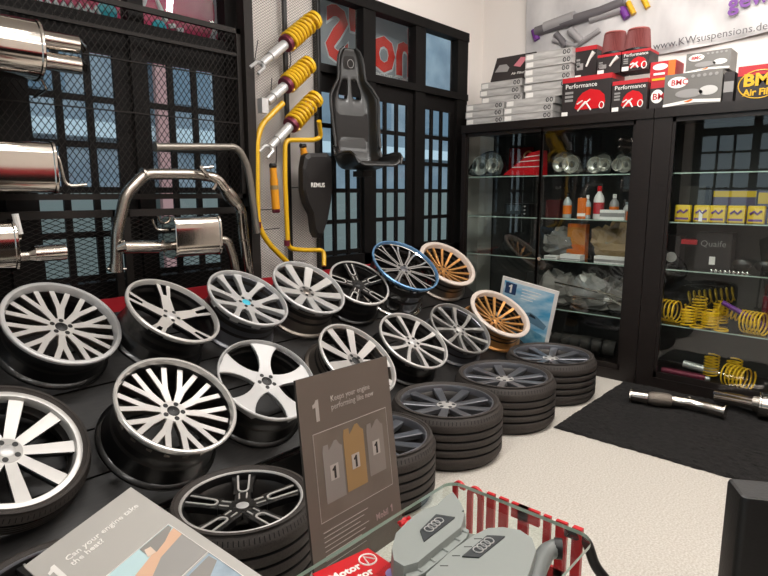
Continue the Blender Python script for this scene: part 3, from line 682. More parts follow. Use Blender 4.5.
# black tapered cover
t = thing('seat_cover', 'black tapered padded cover with white lettering left of the bucket seat', 'cover', A(320, 237, 3.1))
out = [(305, 156), (309, 153), (327, 153), (331, 158), (332, 170), (331, 200), (327, 222), (322, 237), (317, 238), (314, 232), (312, 215), (306, 203), (303, 190), (303, 168)]
b = MB(); F1 = [A(x, y, 3.12) for x, y in out]; F2 = [Vector((p.x, 3.17, p.z)) for p in F1]; c = sum(F1, Vector())/len(F1)
F0 = [c+(p-c)*.9+Vector((0, -.018, 0)) for p in F1]; n = len(out)
b.add(F0+F1+F2, [tuple(range(n))]+[(j*n+i, (j+1)*n+i, (j+1)*n+(i+1) % n, j*n+(i+1) % n) for j in (0, 1) for i in range(n)]+[tuple(range(2*n, 3*n))[::-1]], mat('cover_leather', '151110', .5, bump=.1, scale=200), False); b.build('shell', t)
p = A(311, 187, 3.098); text('lettering', 'REMUS', .042, paper_m, t, frame(p, (1, 0, 0), (0, 0, 1)), bold=.001)

# ================================================================ BUCKET SEAT
sc = Vector((3.17, 3.17, 1.66)); fwd = Vector((-.32, -.947, 0)).normalized(); rgt = Vector((-fwd.y, fwd.x, 0)) * -1
if rgt.x < 0: rgt = -rgt
t = thing('bucket_seat', 'black bucket racing seat hung on the window frame', 'car seat', sc)
# stations along the spine: (forward, up, half width, bolster depth)
ST = [(.42, .015, .165, .02), (.405, .035, .185, .045), (.36, .045, .195, .065), (.27, .03, .198, .085), (.17, .012, .198, .095), (.09, .005, .195, .10), (.04, .03, .19, .10), (.01, .09, .188, .10), (0, .17, .185, .095),
      (-.015, .28, .187, .085), (-.025, .38, .192, .08), (-.035, .46, .198, .085), (-.045, .53, .195, .085), (-.05, .60, .155, .07), (-.055, .655, .115, .05), (-.058, .70, .108, .045), (-.06, .76, .106, .042), (-.06, .82, .096, .035), (-.056, .865, .075, .025), (-.05, .89, .045, .012)]
NW = 16; V = []
for i, (fo, up_, hw, bd) in enumerate(ST):
    a = ST[max(0, i-1)]; c = ST[min(len(ST)-1, i+1)]; tf, tu = c[0]-a[0], c[1]-a[1]; L = math.hypot(tf, tu) or 1
    nf, nu = tu/L, -tf/L
    if i < 6: nf, nu = abs(nf)*.2, 1
    if i in (6, 7): nf, nu = .6, .75
    if i >= 8: nf, nu = 1, 0
    for j in range(NW+1):
        u = -1+2*j/NW; e = max(0, abs(u)-.70)/.30; dep = bd*(e**1.2)
        ww = hw*u
        V.append(sc+fwd*(fo+nf*dep)+Vector((0, 0, up_+nu*dep))+rgt*ww)
F = []
for i in range(len(ST)-1):
    for j in range(NW):
        if i in (12, 13) and (4 <= j <= 6 or 9 <= j <= 11): continue
        F.append((i*(NW+1)+j, i*(NW+1)+j+1, (i+1)*(NW+1)+j+1, (i+1)*(NW+1)+j))
b = MB(); b.add(V, F, seat_m, True); o = b.build('shell', t)
so_ = o.modifiers.new('thick', 'SOLIDIFY'); so_.thickness = .018; so_.offset = 0
ss = o.modifiers.new('smooth', 'SUBSURF'); ss.levels = 1; ss.render_levels = 1
def pad(i0, i1, w0, name, m=None, lift=.014):
    V = []; n = 8
    for i in range(i0, i1+1):
        for j in range(n+1):
            u = (-1+2*j/n)*w0; fo, up_, hw, bd = ST[i]; e = max(0, abs(u)-.70)/.30; dep = bd*(e**1.2)
            li = lift*(1 if (0 < j < n and i0 < i < i1) else .1)
            nf, nu = (0, 1) if i < 6 else ((.7, .7) if i in (6, 7) else (1, 0))
            V.append(sc+fwd*(fo+nf*(dep+li))+Vector((0, 0, up_+nu*(dep+li)))+rgt*hw*u)
    F = [((i)*(n+1)+j, i*(n+1)+j+1, (i+1)*(n+1)+j+1, (i+1)*(n+1)+j) for i in range(i1-i0) for j in range(n)]
    b = MB(); b.add(V, F, m or fabric_m, True); o = b.build(name, t)
    q = o.modifiers.new('smooth', 'SUBSURF'); q.levels = q.render_levels = 1
    return o
pad(8, 11, .80, 'back_cushion'); pad(1, 5, .80, 'seat_cushion'); pad(15, 18, .60, 'head_cushion')
ip = sc+fwd*(-.06+.035)+Vector((0, 0, .775)); b = MB()
b.tube([ip+rgt*.025*math.cos(a)+Vector((0, 0, .03*math.sin(a))) for a in [2*math.pi*k/16 for k in range(16)]], .0025, gryprint_m, 5, closed=True); b.build('emblem', t)
b = MB()
for j in (0, NW):
    b.tube([V_ for V_ in [V[i*(NW+1)+j] for i in range(len(ST))]], .011, seat_m, 8)
b.build('shell_rim', t)
b = MB(); b.box(tuple(sc+fwd*.16+Vector((0, 0, -.03))), (.10, .10, .04), black_m); b.build('mounting_bracket', t); b = MB(); b.box(tuple(sc+Vector((0, .10, .30))), (.12, .14, .05), black_m); b.build('mounting_bracket', t)

# ================================================================ DISPLAY CABINETS
XC, ZT = 4.60, 2.105
def cabinet(y0, y1, label, doors, stile0, stile1):
    t = thing('display_cabinet', label, 'cabinet', (XC+.28, (y0+y1)/2, 0), 'dark glazed display cabinets')
    xb = XW-.012
    b = MB(); b.bx((XC, y0, 0), (xb, y1, .085), cab_m); b.build('plinth', t)
    b = MB(); b.bx((XC-.012, y0, 2.035), (xb, y1, ZT), cab_m); b.build('top', t)
    b = MB(); b.bx((XC, y0, .085), (XC+.05, y0+stile0, 2.035), cab_m); b.build('stile', t)
    b = MB(); b.bx((XC, y1-stile1, .085), (XC+.05, y1, 2.035), cab_m); b.build('stile', t)
    b = MB(); b.bx((xb-.015, y0, .085), (xb, y1, 2.035), cabin_m); b.build('back', t)
    if y0 < 0 or True:
        b = MB(); b.bx((XC+.05, y0, .085), (xb-.015, y0+.018, 2.035), cab_m); b.build('side', t)
    for z in (1.64, 1.28, .925, .50):
        b = MB(); b.bx((XC+.07, y0+.02, z-.008), (xb-.02, y1-.01, z), cglass); b.build('glass_shelf', t)
        b = MB(); b.bx((XC+.066, y0+.02, z-.008), (XC+.070, y1-.01, z), edge_m); b.build('shelf_edge', t)
    for a, c in doors:
        d = MB(); f = .022
        d.bx((XC+.012, a, .085), (XC+.034, a+f, 2.035), cab_m); d.bx((XC+.012, c-f, .085), (XC+.034, c, 2.035), cab_m)
        d.bx((XC+.012, a, .085), (XC+.034, c, .13), cab_m); d.bx((XC+.012, a, 2.0), (XC+.034, c, 2.035), cab_m); do = d.build('door', t)
        d = MB(); d.bx((XC+.020, a+f, .13), (XC+.025, c-f, 2.0), cglass); d.build('pane', do)
    return t
t = cabinet(1.475, 3.17, 'dark wooden glass cabinet with headlights and bottles below the silver and red cartons', [(1.60, 2.38), (2.36, 3.13)], .125, .04)
b = MB(); b.bx((XC+.05, 3.15, .085), (XW-.03, 3.156, 2.035), cglass); b.build('side_pane', t)
b = MB(); p = Vector((XC+.008, 2.345, .93)); b.cyl(p, p+Vector((.012, 0, 0)), .016, chrome_m, 14); b.build('lock', t)
cabinet(-.90, 1.47, 'dark wooden glass cabinet with yellow packs and springs below the filter cartons', [(-.78, .30), (.28, 1.345)], .12, .125)
CX = 4.85
C_ = lambda x, y, X=CX: at(x, y, 0, X)
def span(x0, x1, y0, y1, X):   # photo box -> y range, z range on plane X
    a, c = C_(x0, y1, X), C_(x1, y0, X); a2, c2 = C_(x1, y1, X), C_(x0, y0, X)
    return c.y, a.y, (a.z+a2.z)/2, (c.z+c2.z)/2
def shelfbox(name, label, cat, x0, x1, y0, zb, m, X=CX, d=.12, group=None, h=None, yb=None, stripe=None):
    """carton on a shelf at height zb, top at photo row y0"""
    p, q = C_(x1, y0, X), C_(x0, y0, X); zt = (p.z+q.z)/2 if h is None else zb+h
    b = MB(); b.bx((X, p.y, zb), (X+d, q.y, zt), m)
    t = thing(name, label, cat, (X+d/2, (p.y+q.y)/2, zb), group)
    b.build('carton' if 'box' in name or 'carton' in name else 'body', t)
    if stripe:
        b = MB(); b.bx((X-.001, p.y, zb+(zt-zb)*stripe[1]), (X, q.y, zb+(zt-zb)*stripe[2]), stripe[0]); b.build('print', t)
    return t, (p.y, q.y, zb, zt)
# headlights
def headlight(label, x0, x1, y0, zb, X=4.80, flip=1):
    p, q = C_(x1, y0, X), C_(x0, y0, X); y0_, y1_ = p.y, q.y; z1 = (p.z+q.z)/2; W_ = y1_-y0_; Hh = z1-zb; n = 24
    t = thing('headlight', label, 'headlight', (X+.08, (y0_+y1_)/2, zb), 'loose headlights on the top shelf')
    out = []; ym = (y0_+y1_)/2
    for k in range(n//2+1):                      # upper edge from the blunt end to the pointed end
        u = k/(n//2); out.append((ym+flip*W_*(.5-u), zb+Hh*(.18+.82*max(0, math.sin(math.pi*min(1, .12+.88*u**.8)))**.7) if 0 < k < n//2 else zb+Hh*(.45 if k == 0 else .16)))
    for k in range(1, n//2):                     # lower edge back
        u = 1-k/(n//2); out.append((ym+flip*W_*(.5-u), zb+Hh*(.10*(1-math.sin(math.pi*u)))))
    if flip > 0: pass
    else: out = out[::-1]
    n = len(out)
    V = [(X, (y0_+y1_)/2+(a-(y0_+y1_)/2)*.75, zb+Hh/2+(c-zb-Hh/2)*.75) for a, c in out]+[(X+.025, a, c) for a, c in out]+[(X+.13, (y0_+y1_)/2+(a-(y0_+y1_)/2)*.85, zb+(c-zb)*.9) for a, c in out]
    b = MB(); b.add(V, [(n+i, 2*n+i, 2*n+(i+1) % n, n+(i+1) % n) for i in range(n)]+[tuple(range(2*n, 3*n))], black_m, True); b.build('housing', t)
    b = MB(); b.add(V[:2*n], [tuple(range(n))[::-1]]+[(i, n+i, n+(i+1) % n, (i+1) % n) for i in range(n)], cglass, True); b.build('cover', t)
    for s, r in ((-.20, .24), (.12, .30)):
        cy_, cz_ = (y0_+y1_)/2+s*W_*flip*-1, zb+Hh*.44; b = MB(); rr = Hh*r*1.15
        b.lathe([(.001, .03), (rr*.5, .026), (rr*.8, .014), (rr, -.002), (rr*1.08, -.002), (rr*1.08, .03)], lens_m, 20, closed=False, M=Matrix.Translation((X+.018, cy_, cz_)) @ Matrix.Rotation(math.pi/2, 4, 'Y')); b.build('reflector', t)
    b = MB(); b.add([(X+.045, (y0_+y1_)/2+(a-(y0_+y1_)/2)*.93, zb+Hh/2+(c-zb-Hh/2)*.9) for a, c in out], [tuple(range(n))[::-1]], mat('bezel_grey', '6f6d69', .25, metal=.6) if 'bezel_grey' not in MATS else MATS['bezel_grey']); b.build('bezel', t)
headlight('clear headlight alone at the far left of the top shelf', 466, 503, 151, 1.64, flip=-1)
headlight('clear headlight right of the cabinet mullion with round lamps', 549, 584, 150, 1.64, flip=1)
headlight('bright projector headlight in the middle of the top shelf', 584, 612, 152, 1.64, flip=-1)
headlight('bright swept headlight touching its mirrored twin on the top shelf', 612, 632, 152, 1.64, flip=1)
headlight('small chrome headlight at the right end of the top shelf', 634, 652, 158, 1.64, flip=1)
t = thing('tail_light', 'red wedge shaped tail light with pale stripes on the top shelf', 'tail light', C_(522, 176, 4.82))
P = [C_(503, 175, 4.8), C_(541, 175, 4.8), C_(541, 150, 4.8), C_(530, 153, 4.8)]; zm = 1.64-min(p.z for p in P); P = [(p.x, p.y, max(1.641, p.z)) for p in P]
b = MB(); b.add(P+[(x+.12, y, z) for x, y, z in P], [(0,1,2,3)[::-1], (4,5,6,7), (0,4,5,1), (1,5,6,2), (2,6,7,3), (3,7,4,0)], redp_m); b.build('lens', t)
for f in (.35, .6, .8):
    b = MB(); p, q = Vector(P[0]).lerp(Vector(P[3]), f), Vector(P[1]).lerp(Vector(P[2]), f); b.tube([p-Vector((.002, 0, 0)), q-Vector((.002, 0, 0))], .004, paper_m, 5); b.build('stripe', t)
t = thing('tail_light', 'dark red rounded lamp leaning behind the wedge tail light', 'tail light', C_(520, 150, 4.99))
b = MB(); p = C_(521, 140, 5.0); b.rbox((5.02, p.y, 1.64+.14), (.06, .26, .27), .025, mat('dark_red_lens', '6d0d12', .15, coat=.6)); b.build('lens', t)
b = MB(); p = C_(529, 140, 4.98); b.tube([(p.x, p.y+.05*math.cos(a), 1.80+.07*math.sin(a)) for a in [2*math.pi*k/18 for k in range(18)]], .008, gold_m, 6, closed=True); b.build('ring', t)
# radio and friends, second shelf
t = thing('car_radio', 'black car radio with grey screen on the second shelf', 'radio', C_(518, 218, 4.82))
p, q = C_(529, 206, 4.8), C_(504, 206, 4.8)
b = MB(); b.bx((4.8, p.y, 1.28), (4.95, q.y, 1.395), black_m); b.build('body', t)
b = MB(); b.bx((4.797, p.y+.08, 1.30), (4.80, q.y-.03, 1.38), mat('radio_screen', '3d4448', .15)); b.build('screen', t)
for k in range(3):
    b = MB(); b.cyl((4.79, p.y+.04, 1.305+k*.033), (4.80, p.y+.04, 1.305+k*.033), .008, gryprint_m, 10); b.build('knob', t)
def bottle(label, x, ytop, w, body_m, cap_m, zb=1.28, X=4.82, neck=.7, shape='round'):
    c = C_(x, ytop, X); Hh = c.z-zb; r = w/2; t = thing('bottle', label, 'bottle', (X, c.y, zb), 'bottles and tins on the second shelf')
    b = MB(); M = Matrix.Translation((X, c.y, zb))
    b.lathe([(.001, 0), (r*.95, 0), (r, .005), (r, Hh*neck*.85), (r*.8, Hh*neck), (r*.4, Hh*(neck+.1)), (r*.35, Hh*.86), (.001, Hh*.86)], body_m, 20, closed=False, M=M); b.build('body', t)
    b = MB(); b.lathe([(.001, Hh*.84), (r*.42, Hh*.84), (r*.42, Hh*.98), (r*.3, Hh), (.001, Hh)], cap_m, 16, closed=False, M=M); b.build('cap', t)
    b = MB(); b.lathe([(r*1.01, Hh*.15), (r*1.01, Hh*.5)], orange_m if body_m is not white_m else redbox_m, 20, closed=False, M=M); b.build('label_band', t)
clr_m = mat('clear_plastic', '9aa3a5', .2, coat=.3)
bottle('clear bottle with orange band, leftmost on the bottle shelf', 568, 193, .075, clr_m, black_m)
bottle('clear tall bottle between the orange carton and the red capped bottle', 588, 195, .06, clr_m, white_m)
bottle('white bottle with red cap, tallest on the bottle shelf', 600, 186, .085, white_m, redp_m)
bottle('grey bottle with pale cap right of the red capped bottle', 615, 194, .075, gryprint_m, white_m)
bottle('short white bottle above the small label carton', 627, 202, .05, white_m, clr_m, X=4.95)
bottle('slim pale bottle at the right end of the bottle shelf', 647, 194, .05, clr_m, black_m)
t = thing('tin', 'orange tin with white lid near the right post', 'tin', C_(634, 218, 4.80)); p = C_(634, 207, 4.80); M = Matrix.Translation((4.76, p.y, 1.28))
b = MB(); b.lathe([(.001, 0), (.04, 0), (.04, .075), (.001, .075)], orange_m, 24, closed=False, M=M); b.build('can', t)
b = MB(); b.lathe([(.042, .07), (.042, .088), (.001, .088)], white_m, 24, closed=False, M=M); b.build('lid', t)
shelfbox('carton_box', 'upright orange carton between the clear bottles', 'box', 578, 586, 198, 1.28, orange_m, X=4.78, d=.05, stripe=(paper_m, .1, .25))
shelfbox('carton_box', 'low white carton with grey print before the grey bottle', 'box', 600, 625, 210, 1.28, white_m, X=4.70, d=.07, stripe=(gryprint_m, .3, .7))
shelfbox('carton_box', 'dark red carton left of the bottles behind the mullion', 'box', 546, 560, 200, 1.28, mat('dark_red_carton', '4a1414', .5), X=4.95, d=.1)
shelfbox('carton_box', 'tall orange carton on the third shelf', 'box', 568, 586, 224, .925, orange_m, X=4.92, d=.08, stripe=(mat('ochre', 'c07a30', .6), .4, .9))
shelfbox('carton_box', 'small white carton at the left end of the third shelf', 'box', 544, 556, 256, .925, white_m, X=4.72, d=.1, stripe=(gryprint_m, .3, .7))
shelfbox('carton_box', 'white carton beside the orange one on the third shelf', 'box', 560, 580, 255, .925, white_m, X=4.72, d=.1, stripe=(gryprint_m, .1, .3))
shelfbox('carton_box', 'long white carton in front of the brown bag', 'box', 594, 626, 257, .925, white_m, X=4.70, d=.08, stripe=(gryprint_m, .2, .6))
shelfbox('carton_box', 'short white carton by the right post on the third shelf', 'box', 628, 641, 258, .925, white_m, X=4.72, d=.08, stripe=(gryprint_m, .5, .8))
def blob(name, label, cat, c, d, m, seed=0, group=None, flat=.3, n=14, amp=.28):
    """crumpled bag"""
    random.seed(seed); b = MB(); V = []; nz = 8
    for j in range(nz+1):
        ph_ = math.pi*j/nz-math.pi/2
        for k in range(n):
            a = 2*math.pi*k/n; q = 1+random.uniform(-amp, amp)*math.cos(ph_)
            x = math.copysign(abs(math.cos(a))**.6, math.cos(a))*math.cos(ph_)**.5*q if math.cos(ph_) > 0 else 0
            y = math.copysign(abs(math.sin(a))**.6, math.sin(a))*max(0, math.cos(ph_))**.5*q
            V.append((c[0]+x*d[0]/2, c[1]+y*d[1]/2, c[2]+max(0, (math.sin(ph_)*.5+.5)*d[2]*(1+(random.uniform(-amp, amp) if j > nz/2 else 0)))))
    b.add(V, [(j*n+k, j*n+(k+1) % n, (j+1)*n+(k+1) % n, (j+1)*n+k) for j in range(nz) for k in range(n)], m, False)
    return tag(b.build(name), label, cat, group)
pbag_m = mat('dark_plastic_bag', '85807a', .18, coat=.4, bump=1.0, scale=16)
p = C_(617, 262, 4.95); blob('paper_bag', 'brown crumpled bag behind the long white carton', 'bag', (4.97, p.y, .925), (.2, .42, .30), kraft_m, 3)
p = C_(560, 262, 4.95); blob('plastic_bag', 'clear crinkled bag left of the brown bag on the third shelf', 'bag', (4.99, p.y, .925), (.16, .32, .22), pbag_m, 4)
p = C_(638, 262, 4.95); blob('plastic_bag', 'clear crinkled bag right of the brown bag by the post', 'bag', (5.0, p.y-.02, .925), (.14, .16, .26), bag_m, 14)
for i, (x, w_, lb) in enumerate(((560, .36, 'dull plastic wrapped part at the left of the fourth shelf'), (595, .42, 'shiny plastic wrapped part at the middle of the fourth shelf'), (628, .30, 'shiny plastic wrapped part at the right of the fourth shelf'))):
    p = C_(x, 300, 4.9); blob('wrapped_part', lb, 'wrapped part', (4.88, p.y, .50), (.26, w_, .26), (pbag_m, bag_m, pbag_m)[i], 20+i, 'plastic wrapped parts on the fourth shelf')
for i, (x0, y0, x1, y1) in enumerate(((556, 282, 640, 302), (566, 296, 642, 306), (600, 290, 640, 318))):
    p, q = C_(x0, y0, 4.72), C_(x1, y1, 4.72); lo = .512+.01*i; b = MB(); b.tube([(4.70, p.y, max(lo, p.z)), (4.68, (p.y+q.y)/2, max(lo, (p.z+q.z)/2+.01)), (4.70, q.y, max(lo, q.z))], .008, chrome_m, 8)
    tag(b.build('metal_rod'), ['highest of the bright rods lying across the wrapped parts', 'middle of the bright rods lying across the wrapped parts', 'shortest, steepest bright rod on the wrapped parts'][i], 'rod', 'metal rods on the fourth shelf')
t = thing('intake_hose', 'black ribbed hose at the cabinet bottom behind the left glass', 'hose', (4.9, 2.0, .085))
b = MB(); b.tube(bez([(4.85, 2.35, .17), (4.85, 2.0, .19), (4.9, 1.75, .17)], 8, .2), .07, rubber_m, 16); b.build('tube', t)
for k in range(6):
    b = MB(); y = 2.3-.09*k; b.tube([(4.853, y, .175), (4.853, y-.02, .175)], .078, black_m, 16); b.build('rib', t)
blob('wrapped_part', 'dark wrapped part at the bottom of the left cabinet', 'wrapped part', (4.95, 2.75, .085), (.3, .5, .3), pbag_m, 31)
# right cabinet ------------------------------------------------------
pack_y = mat('pack_yellow', 'd6b52a', .5); pack_p = mat('pack_purple', '6a3f86', .5)
for i, (x0, x1) in enumerate(((675, 692), (694, 711), (710, 727), (728, 747), (748, 767), (769, 790))):
    p, q = C_(x1-1, 201, 4.78), C_(x0, 201, 4.78); zt = 1.28+.125
    t = thing('yellow_pack', ['clear pouch with yellow tag by the left post', 'yellow and purple pack with a white price card', 'yellow and purple pack, third from the post', 'yellow and purple pack, fourth from the post', 'yellow and purple pack, fifth from the post', 'yellow and purple pack cut by the right edge'][i], 'pack', (4.8, (p.y+q.y)/2, 1.28), 'yellow packs on the second shelf')
    b = MB(); b.rbox((4.815, (p.y+q.y)/2, 1.28+.062), (.06, q.y-p.y, .123), .015, pack_y); b.build('pouch', t)
    b = MB(); b.bx((4.783, p.y+.01, 1.295), (4.7845, q.y-.01, 1.31), pack_p); b.build('bottom_print', t)
    b = MB(); ym = (p.y+q.y)/2; b.tube([(4.783, ym+.035, 1.345), (4.783, ym+.01, 1.365), (4.783, ym-.01, 1.345), (4.783, ym-.035, 1.37)], .008, pack_p, 6); b.build('emblem', t)
    if i == 1:
        b = MB(); b.bx((4.778, ym-.012, 1.285), (4.781, ym+.012, 1.36), paper_m); b.build('price_card', t)
shelfbox('carton_box', 'grey carton behind the yellow packs by the left post', 'box', 680, 706, 186, 1.28, mat('dim_carton', '3a3733', .6), X=4.98, d=.1)
t, q = shelfbox('carton_box', 'long lilac carton with yellow top print behind the yellow packs', 'box', 714, 757, 190, 1.28, mat('lilac_carton', '57506b', .6), X=4.95, d=.12, stripe=(pack_y, .78, .97))
shelfbox('carton_box', 'second lilac carton at the right edge behind the packs', 'box', 759, 785, 191, 1.28, MATS['lilac_carton'], X=4.95, d=.12, stripe=(pack_y, .6, .95))
p, q = C_(700, 232, 4.8), C_(666, 232, 4.8)
b = MB(); b.rbox((4.86, (p.y+q.y)/2, 1.20), (.16, q.y-p.y, .035), .015, redp_m); 
b = MB()
t, q = shelfbox('carton_box', 'black carton with silver script on the third shelf', 'box', 697, 733, 233, .925, dkbox_m, X=4.88, d=.14)
text('lettering', 'Quaife', .065, gryprint_m, t, frame((4.878, q[1]-.03, .925+.17), (0, -1, 0), (0, 0, 1)))
b = MB(); b.bx((4.876, (q[0]+q[1])/2-.02, .96), (4.879, (q[0]+q[1])/2+.02, 1.02), paper_m); b.build('sticker', t)
t, q = shelfbox('carton_box', 'small black carton with round print by the left post', 'box', 665, 681, 236, .925, dkbox_m, X=4.84, d=.14)
b = MB(); b.cyl((4.837, (q[0]+q[1])/2, 1.0), (4.84, (q[0]+q[1])/2, 1.0), .04, silver_m, 20); b.build('print', t)
t, q = shelfbox('carton_box', 'flat red carton on top of the small black carton', 'box', 666, 698, 230, 1.105, redbox_m, X=4.86, d=.10, h=.035)
for i, x in enumerate((742, 765)):
    p = C_(x, 256, 4.78); t = thing('mirror_cap', ['black oval cap on the third shelf', 'black oval cap on the third shelf by the right edge'][i], 'cap', (4.8, p.y, .925))
    b = MB(); M = Matrix.Translation((4.8, p.y, .985)) @ Matrix.Diagonal((.5, 1, .7, 1)); b.lathe([(.001, -.06), (.04, -.05), (.065, -.01), (.06, .02), (.04, .045), (.001, .055)], seat_m, 24, closed=False, M=M); b.build('shell', t)
    b = MB(); b.cyl((4.8, p.y, .925), (4.8, p.y, .95), .012, black_m, 10); b.build('stem', t)
for i in range(9):
    p = C_(711+i*4.5, 272, 4.68); b = MB(); b.lathe([(.001, 0), (.012, 0), (.013, .012), (.008, .022), (.001, .024)], chrome_m, 12, closed=False, M=Matrix.Translation((4.69, p.y, .925)))
    tag(b.build('lug_nut'), 'chrome lug nut in the row on the front edge of the third shelf', 'nut', 'row of chrome lug nuts')
def coil(label, c, ax, R, L, turns, m=yellow2_m, r=.006, flat=False, group='loose yellow springs'):
    ax = Vector(ax).normalized(); u = ax.orthogonal().normalized(); w = ax.cross(u); c = Vector(c); N = int(turns*18)
    pts = [c+ax*(L*(k/N-.5))+(u*math.cos(2*math.pi*turns*k/N)+w*math.sin(2*math.pi*turns*k/N))*R for k in range(N+1)]
    b = MB(); b.tube(pts, r, m, 7); o = b.build('coil_spring'); tag(o, label, 'spring', group); return o
def on4(x, X, z): return (X, C_(x, 300, X).y, z)
coil('large yellow spring on its side by the left post', on4(671, 4.78, .50+.088), (.25, 1, 0), .082, .16, 5)
coil('short upright yellow spring right of the large one', on4(690, 4.72, .50+.075), (0, 0, 1), .05, .13, 6)
coil('short upright yellow spring, second of the pair', on4(712, 4.72, .50+.075), (0, 0, 1), .055, .12, 6)
coil('flat yellow spring lying before the upright pair', on4(699, 4.64+.05, .512), (0, 0, 1), .045, .008, 3, r=.004)
coil('flat yellow spring lying before the upright pair, right one', on4(724, 4.69, .512), (0, 0, 1), .045, .008, 3, r=.004)
coil('wide yellow spring on its side at the right edge', on4(757, 4.74, .50+.085), (.3, 1, 0), .078, .15, 6)
coil('yellow spring standing behind the upright pair', on4(700, 4.95, .50+.1), (0, 0, 1), .05, .18, 8)
coil('yellow spring standing behind the washers', on4(722, 4.95, .50+.09), (0, 0, 1), .05, .16, 8)
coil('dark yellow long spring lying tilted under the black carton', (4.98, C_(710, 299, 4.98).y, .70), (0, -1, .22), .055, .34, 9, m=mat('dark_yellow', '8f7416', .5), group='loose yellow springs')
coil('long yellow spring lying tilted beside the purple strut', (4.9, C_(738, 312, 4.9).y, .60), (0, -1, -.25), .045, .30, 10)
t = thing('strut', 'purple banded strut lying among the springs on the fourth shelf', 'strut', (4.9, C_(748, 312, 4.9).y, .5))
p = Vector((4.84, C_(748, 312, 4.84).y, .60)); b = MB(); b.tube([p+Vector((0, .17, .09)), p-Vector((0, .14, .06))], .018, purple_m, 12); b.build('tube', t)
b = MB(); b.tube([p-Vector((0, .14, .06)), p-Vector((0, .20, .072))], .024, paper_m, 12); b.build('end_cap', t)
t = thing('strut', 'upright dark red strut at the right edge of the fourth shelf', 'strut', on4(766, 4.9, .5)); p = Vector(on4(766, 4.9, .5))
b = MB(); b.tube([p+Vector((0, 0, .01)), p+Vector((0, 0, .26))], .02, maroon_m, 12); b.build('tube', t)
b = MB(); b.tube([p, p+Vector((0, 0, .02))], .026, black_m, 12); b.build('foot', t)
coil('large yellow spring on its side at the cabinet bottom', (4.72, C_(738, 372, 4.72).y, .085+.088), (.35, 1, 0), .08, .17, 6)
coil('upright yellow spring at the cabinet bottom behind the large one', (4.92, C_(712, 360, 4.92).y, .085+.09), (0, 0, 1), .05, .16, 7)
coil('second upright yellow spring at the cabinet bottom', (4.92, C_(735, 360, 4.92).y, .085+.09), (0, 0, 1), .05, .15, 7)
t = thing('strut', 'long purple tube lying at the cabinet bottom behind the glass', 'strut', (4.75, C_(685, 370, 4.75).y, .085))
p, q = C_(706, 372, 4.74), C_(662, 372, 4.74); b = MB(); b.tube([(4.74, p.y, .115), (4.74, q.y, .115)], .028, maroon_m, 14); b.build('tube', t)
b = MB(); b.tube([(4.74, p.y-.03, .115), (4.74, p.y, .115)], .018, silver_m, 12); b.build('rod', t)
t = thing('strut', 'silver strut lying behind the purple tube', 'strut', (4.92, C_(697, 362, 4.92).y, .085))
p, q = C_(718, 362, 4.9), C_(683, 362, 4.9); b = MB(); b.tube([(4.92, p.y, .125), (4.92, q.y, .15)], .03, silver_m, 14); b.build('tube', t)
b = MB(); b.tube([(4.92, p.y-.10, .12), (4.92, p.y, .125)], .012, chrome_m, 10); b.build('rod', t)

# ================================================================ ON TOP OF THE CABINETS
def silverbox(x0, x1, k, zb, X, label, n):
    p, q = C_(x1, 100, X), C_(x0, 100, X); h = .062; out = []
    for i in range(n):
        j = random.uniform(-.012, .012)
        t = thing('filter_carton', label + [', bottom one', ', second from bottom', ', third from bottom', ', fourth from bottom', ', fifth from bottom', ', topmost one'][i if i < n-1 or n < 3 else (i if n == 6 else i)], 'box', (X+.12, (p.y+q.y)/2+j, zb+h*i), 'flat silver cartons on the left cabinet')
        b = MB(); b.bx((X+abs(j), p.y+j, zb+h*i+.001), (X+.25, q.y+j, zb+h*(i+1)-.002), silvbox_m); b.build('carton', t)
        b = MB(); b.bx((X+abs(j)-.001, q.y+j-.075, zb+h*i+.012), (X+abs(j), q.y+j-.01, zb+h*(i+1)-.012), paper_m); b.build('sticker', t)
        b = MB()
        for s in range(2):
            c = (X+abs(j)-.001, p.y+j+.03+s*.035, zb+h*(i+.5)); b.tube([(c[0], c[1]+.012*math.cos(a), c[2]+.016*math.sin(a)) for a in [2*math.pi*u/8 for u in range(8)]], .0035, black_m, 4, closed=True)
        b.build('emblem', t)
    return zb+h*n
random.seed(3)
z1 = silverbox(466, 503, 0, ZT, 4.64, 'flat silver carton in the front left stack', 3)
z2 = silverbox(504.5, 553, 0, ZT, 4.64, 'flat silver carton in the stack left of the red cartons', 3)
z3 = silverbox(480, 520, 0, z1+.001, 4.70, 'flat silver carton in the upper left stack', 3)
z4 = silverbox(524, 570, 0, z2+.001, 4.70, 'flat silver carton in the tall stack under the banner corner', 6)
t = thing('filter_carton', 'dark carton with car and red filter picture leaning on the silver cartons', 'box', (4.8, 2.8, z3))
p, q = C_(531, 70, 4.74), C_(492, 70, 4.74); th_ = math.atan2(.12, .20)
M = frame((4.72, q.y, z3+.006), (0, -1, 0), (.42, 0, .9)); Wd = q.y-p.y
b = MB(); b.add([(0, 0, 0), (Wd, 0, 0), (Wd, .24, 0), (0, .24, 0), (0, 0, -.035), (Wd, 0, -.035), (Wd, .24, -.035), (0, .24, -.035)], [(0,1,2,3), (7,6,5,4), (0,4,5,1), (1,5,6,2), (2,6,7,3), (3,7,4,0)], dkbox_m, M=M); b.build('carton', t)
b = MB(); b.prism([(.20, .13), (.27, .11), (.32, .20), (.25, .21)], .0005, .002, mat('pink_print', 'c0707a', .5), M=M); b.build('filter_print', t); b = MB(); b.prism([(.02, .09), (.15, .08), (.16, .12), (.12, .16), (.05, .16)], .0005, .002, gryprint_m, M=M); b.build('print', t)
text('lettering', 'Air Filter', .035, paper_m, t, M @ Matrix.Translation((.20, .04, .001)))
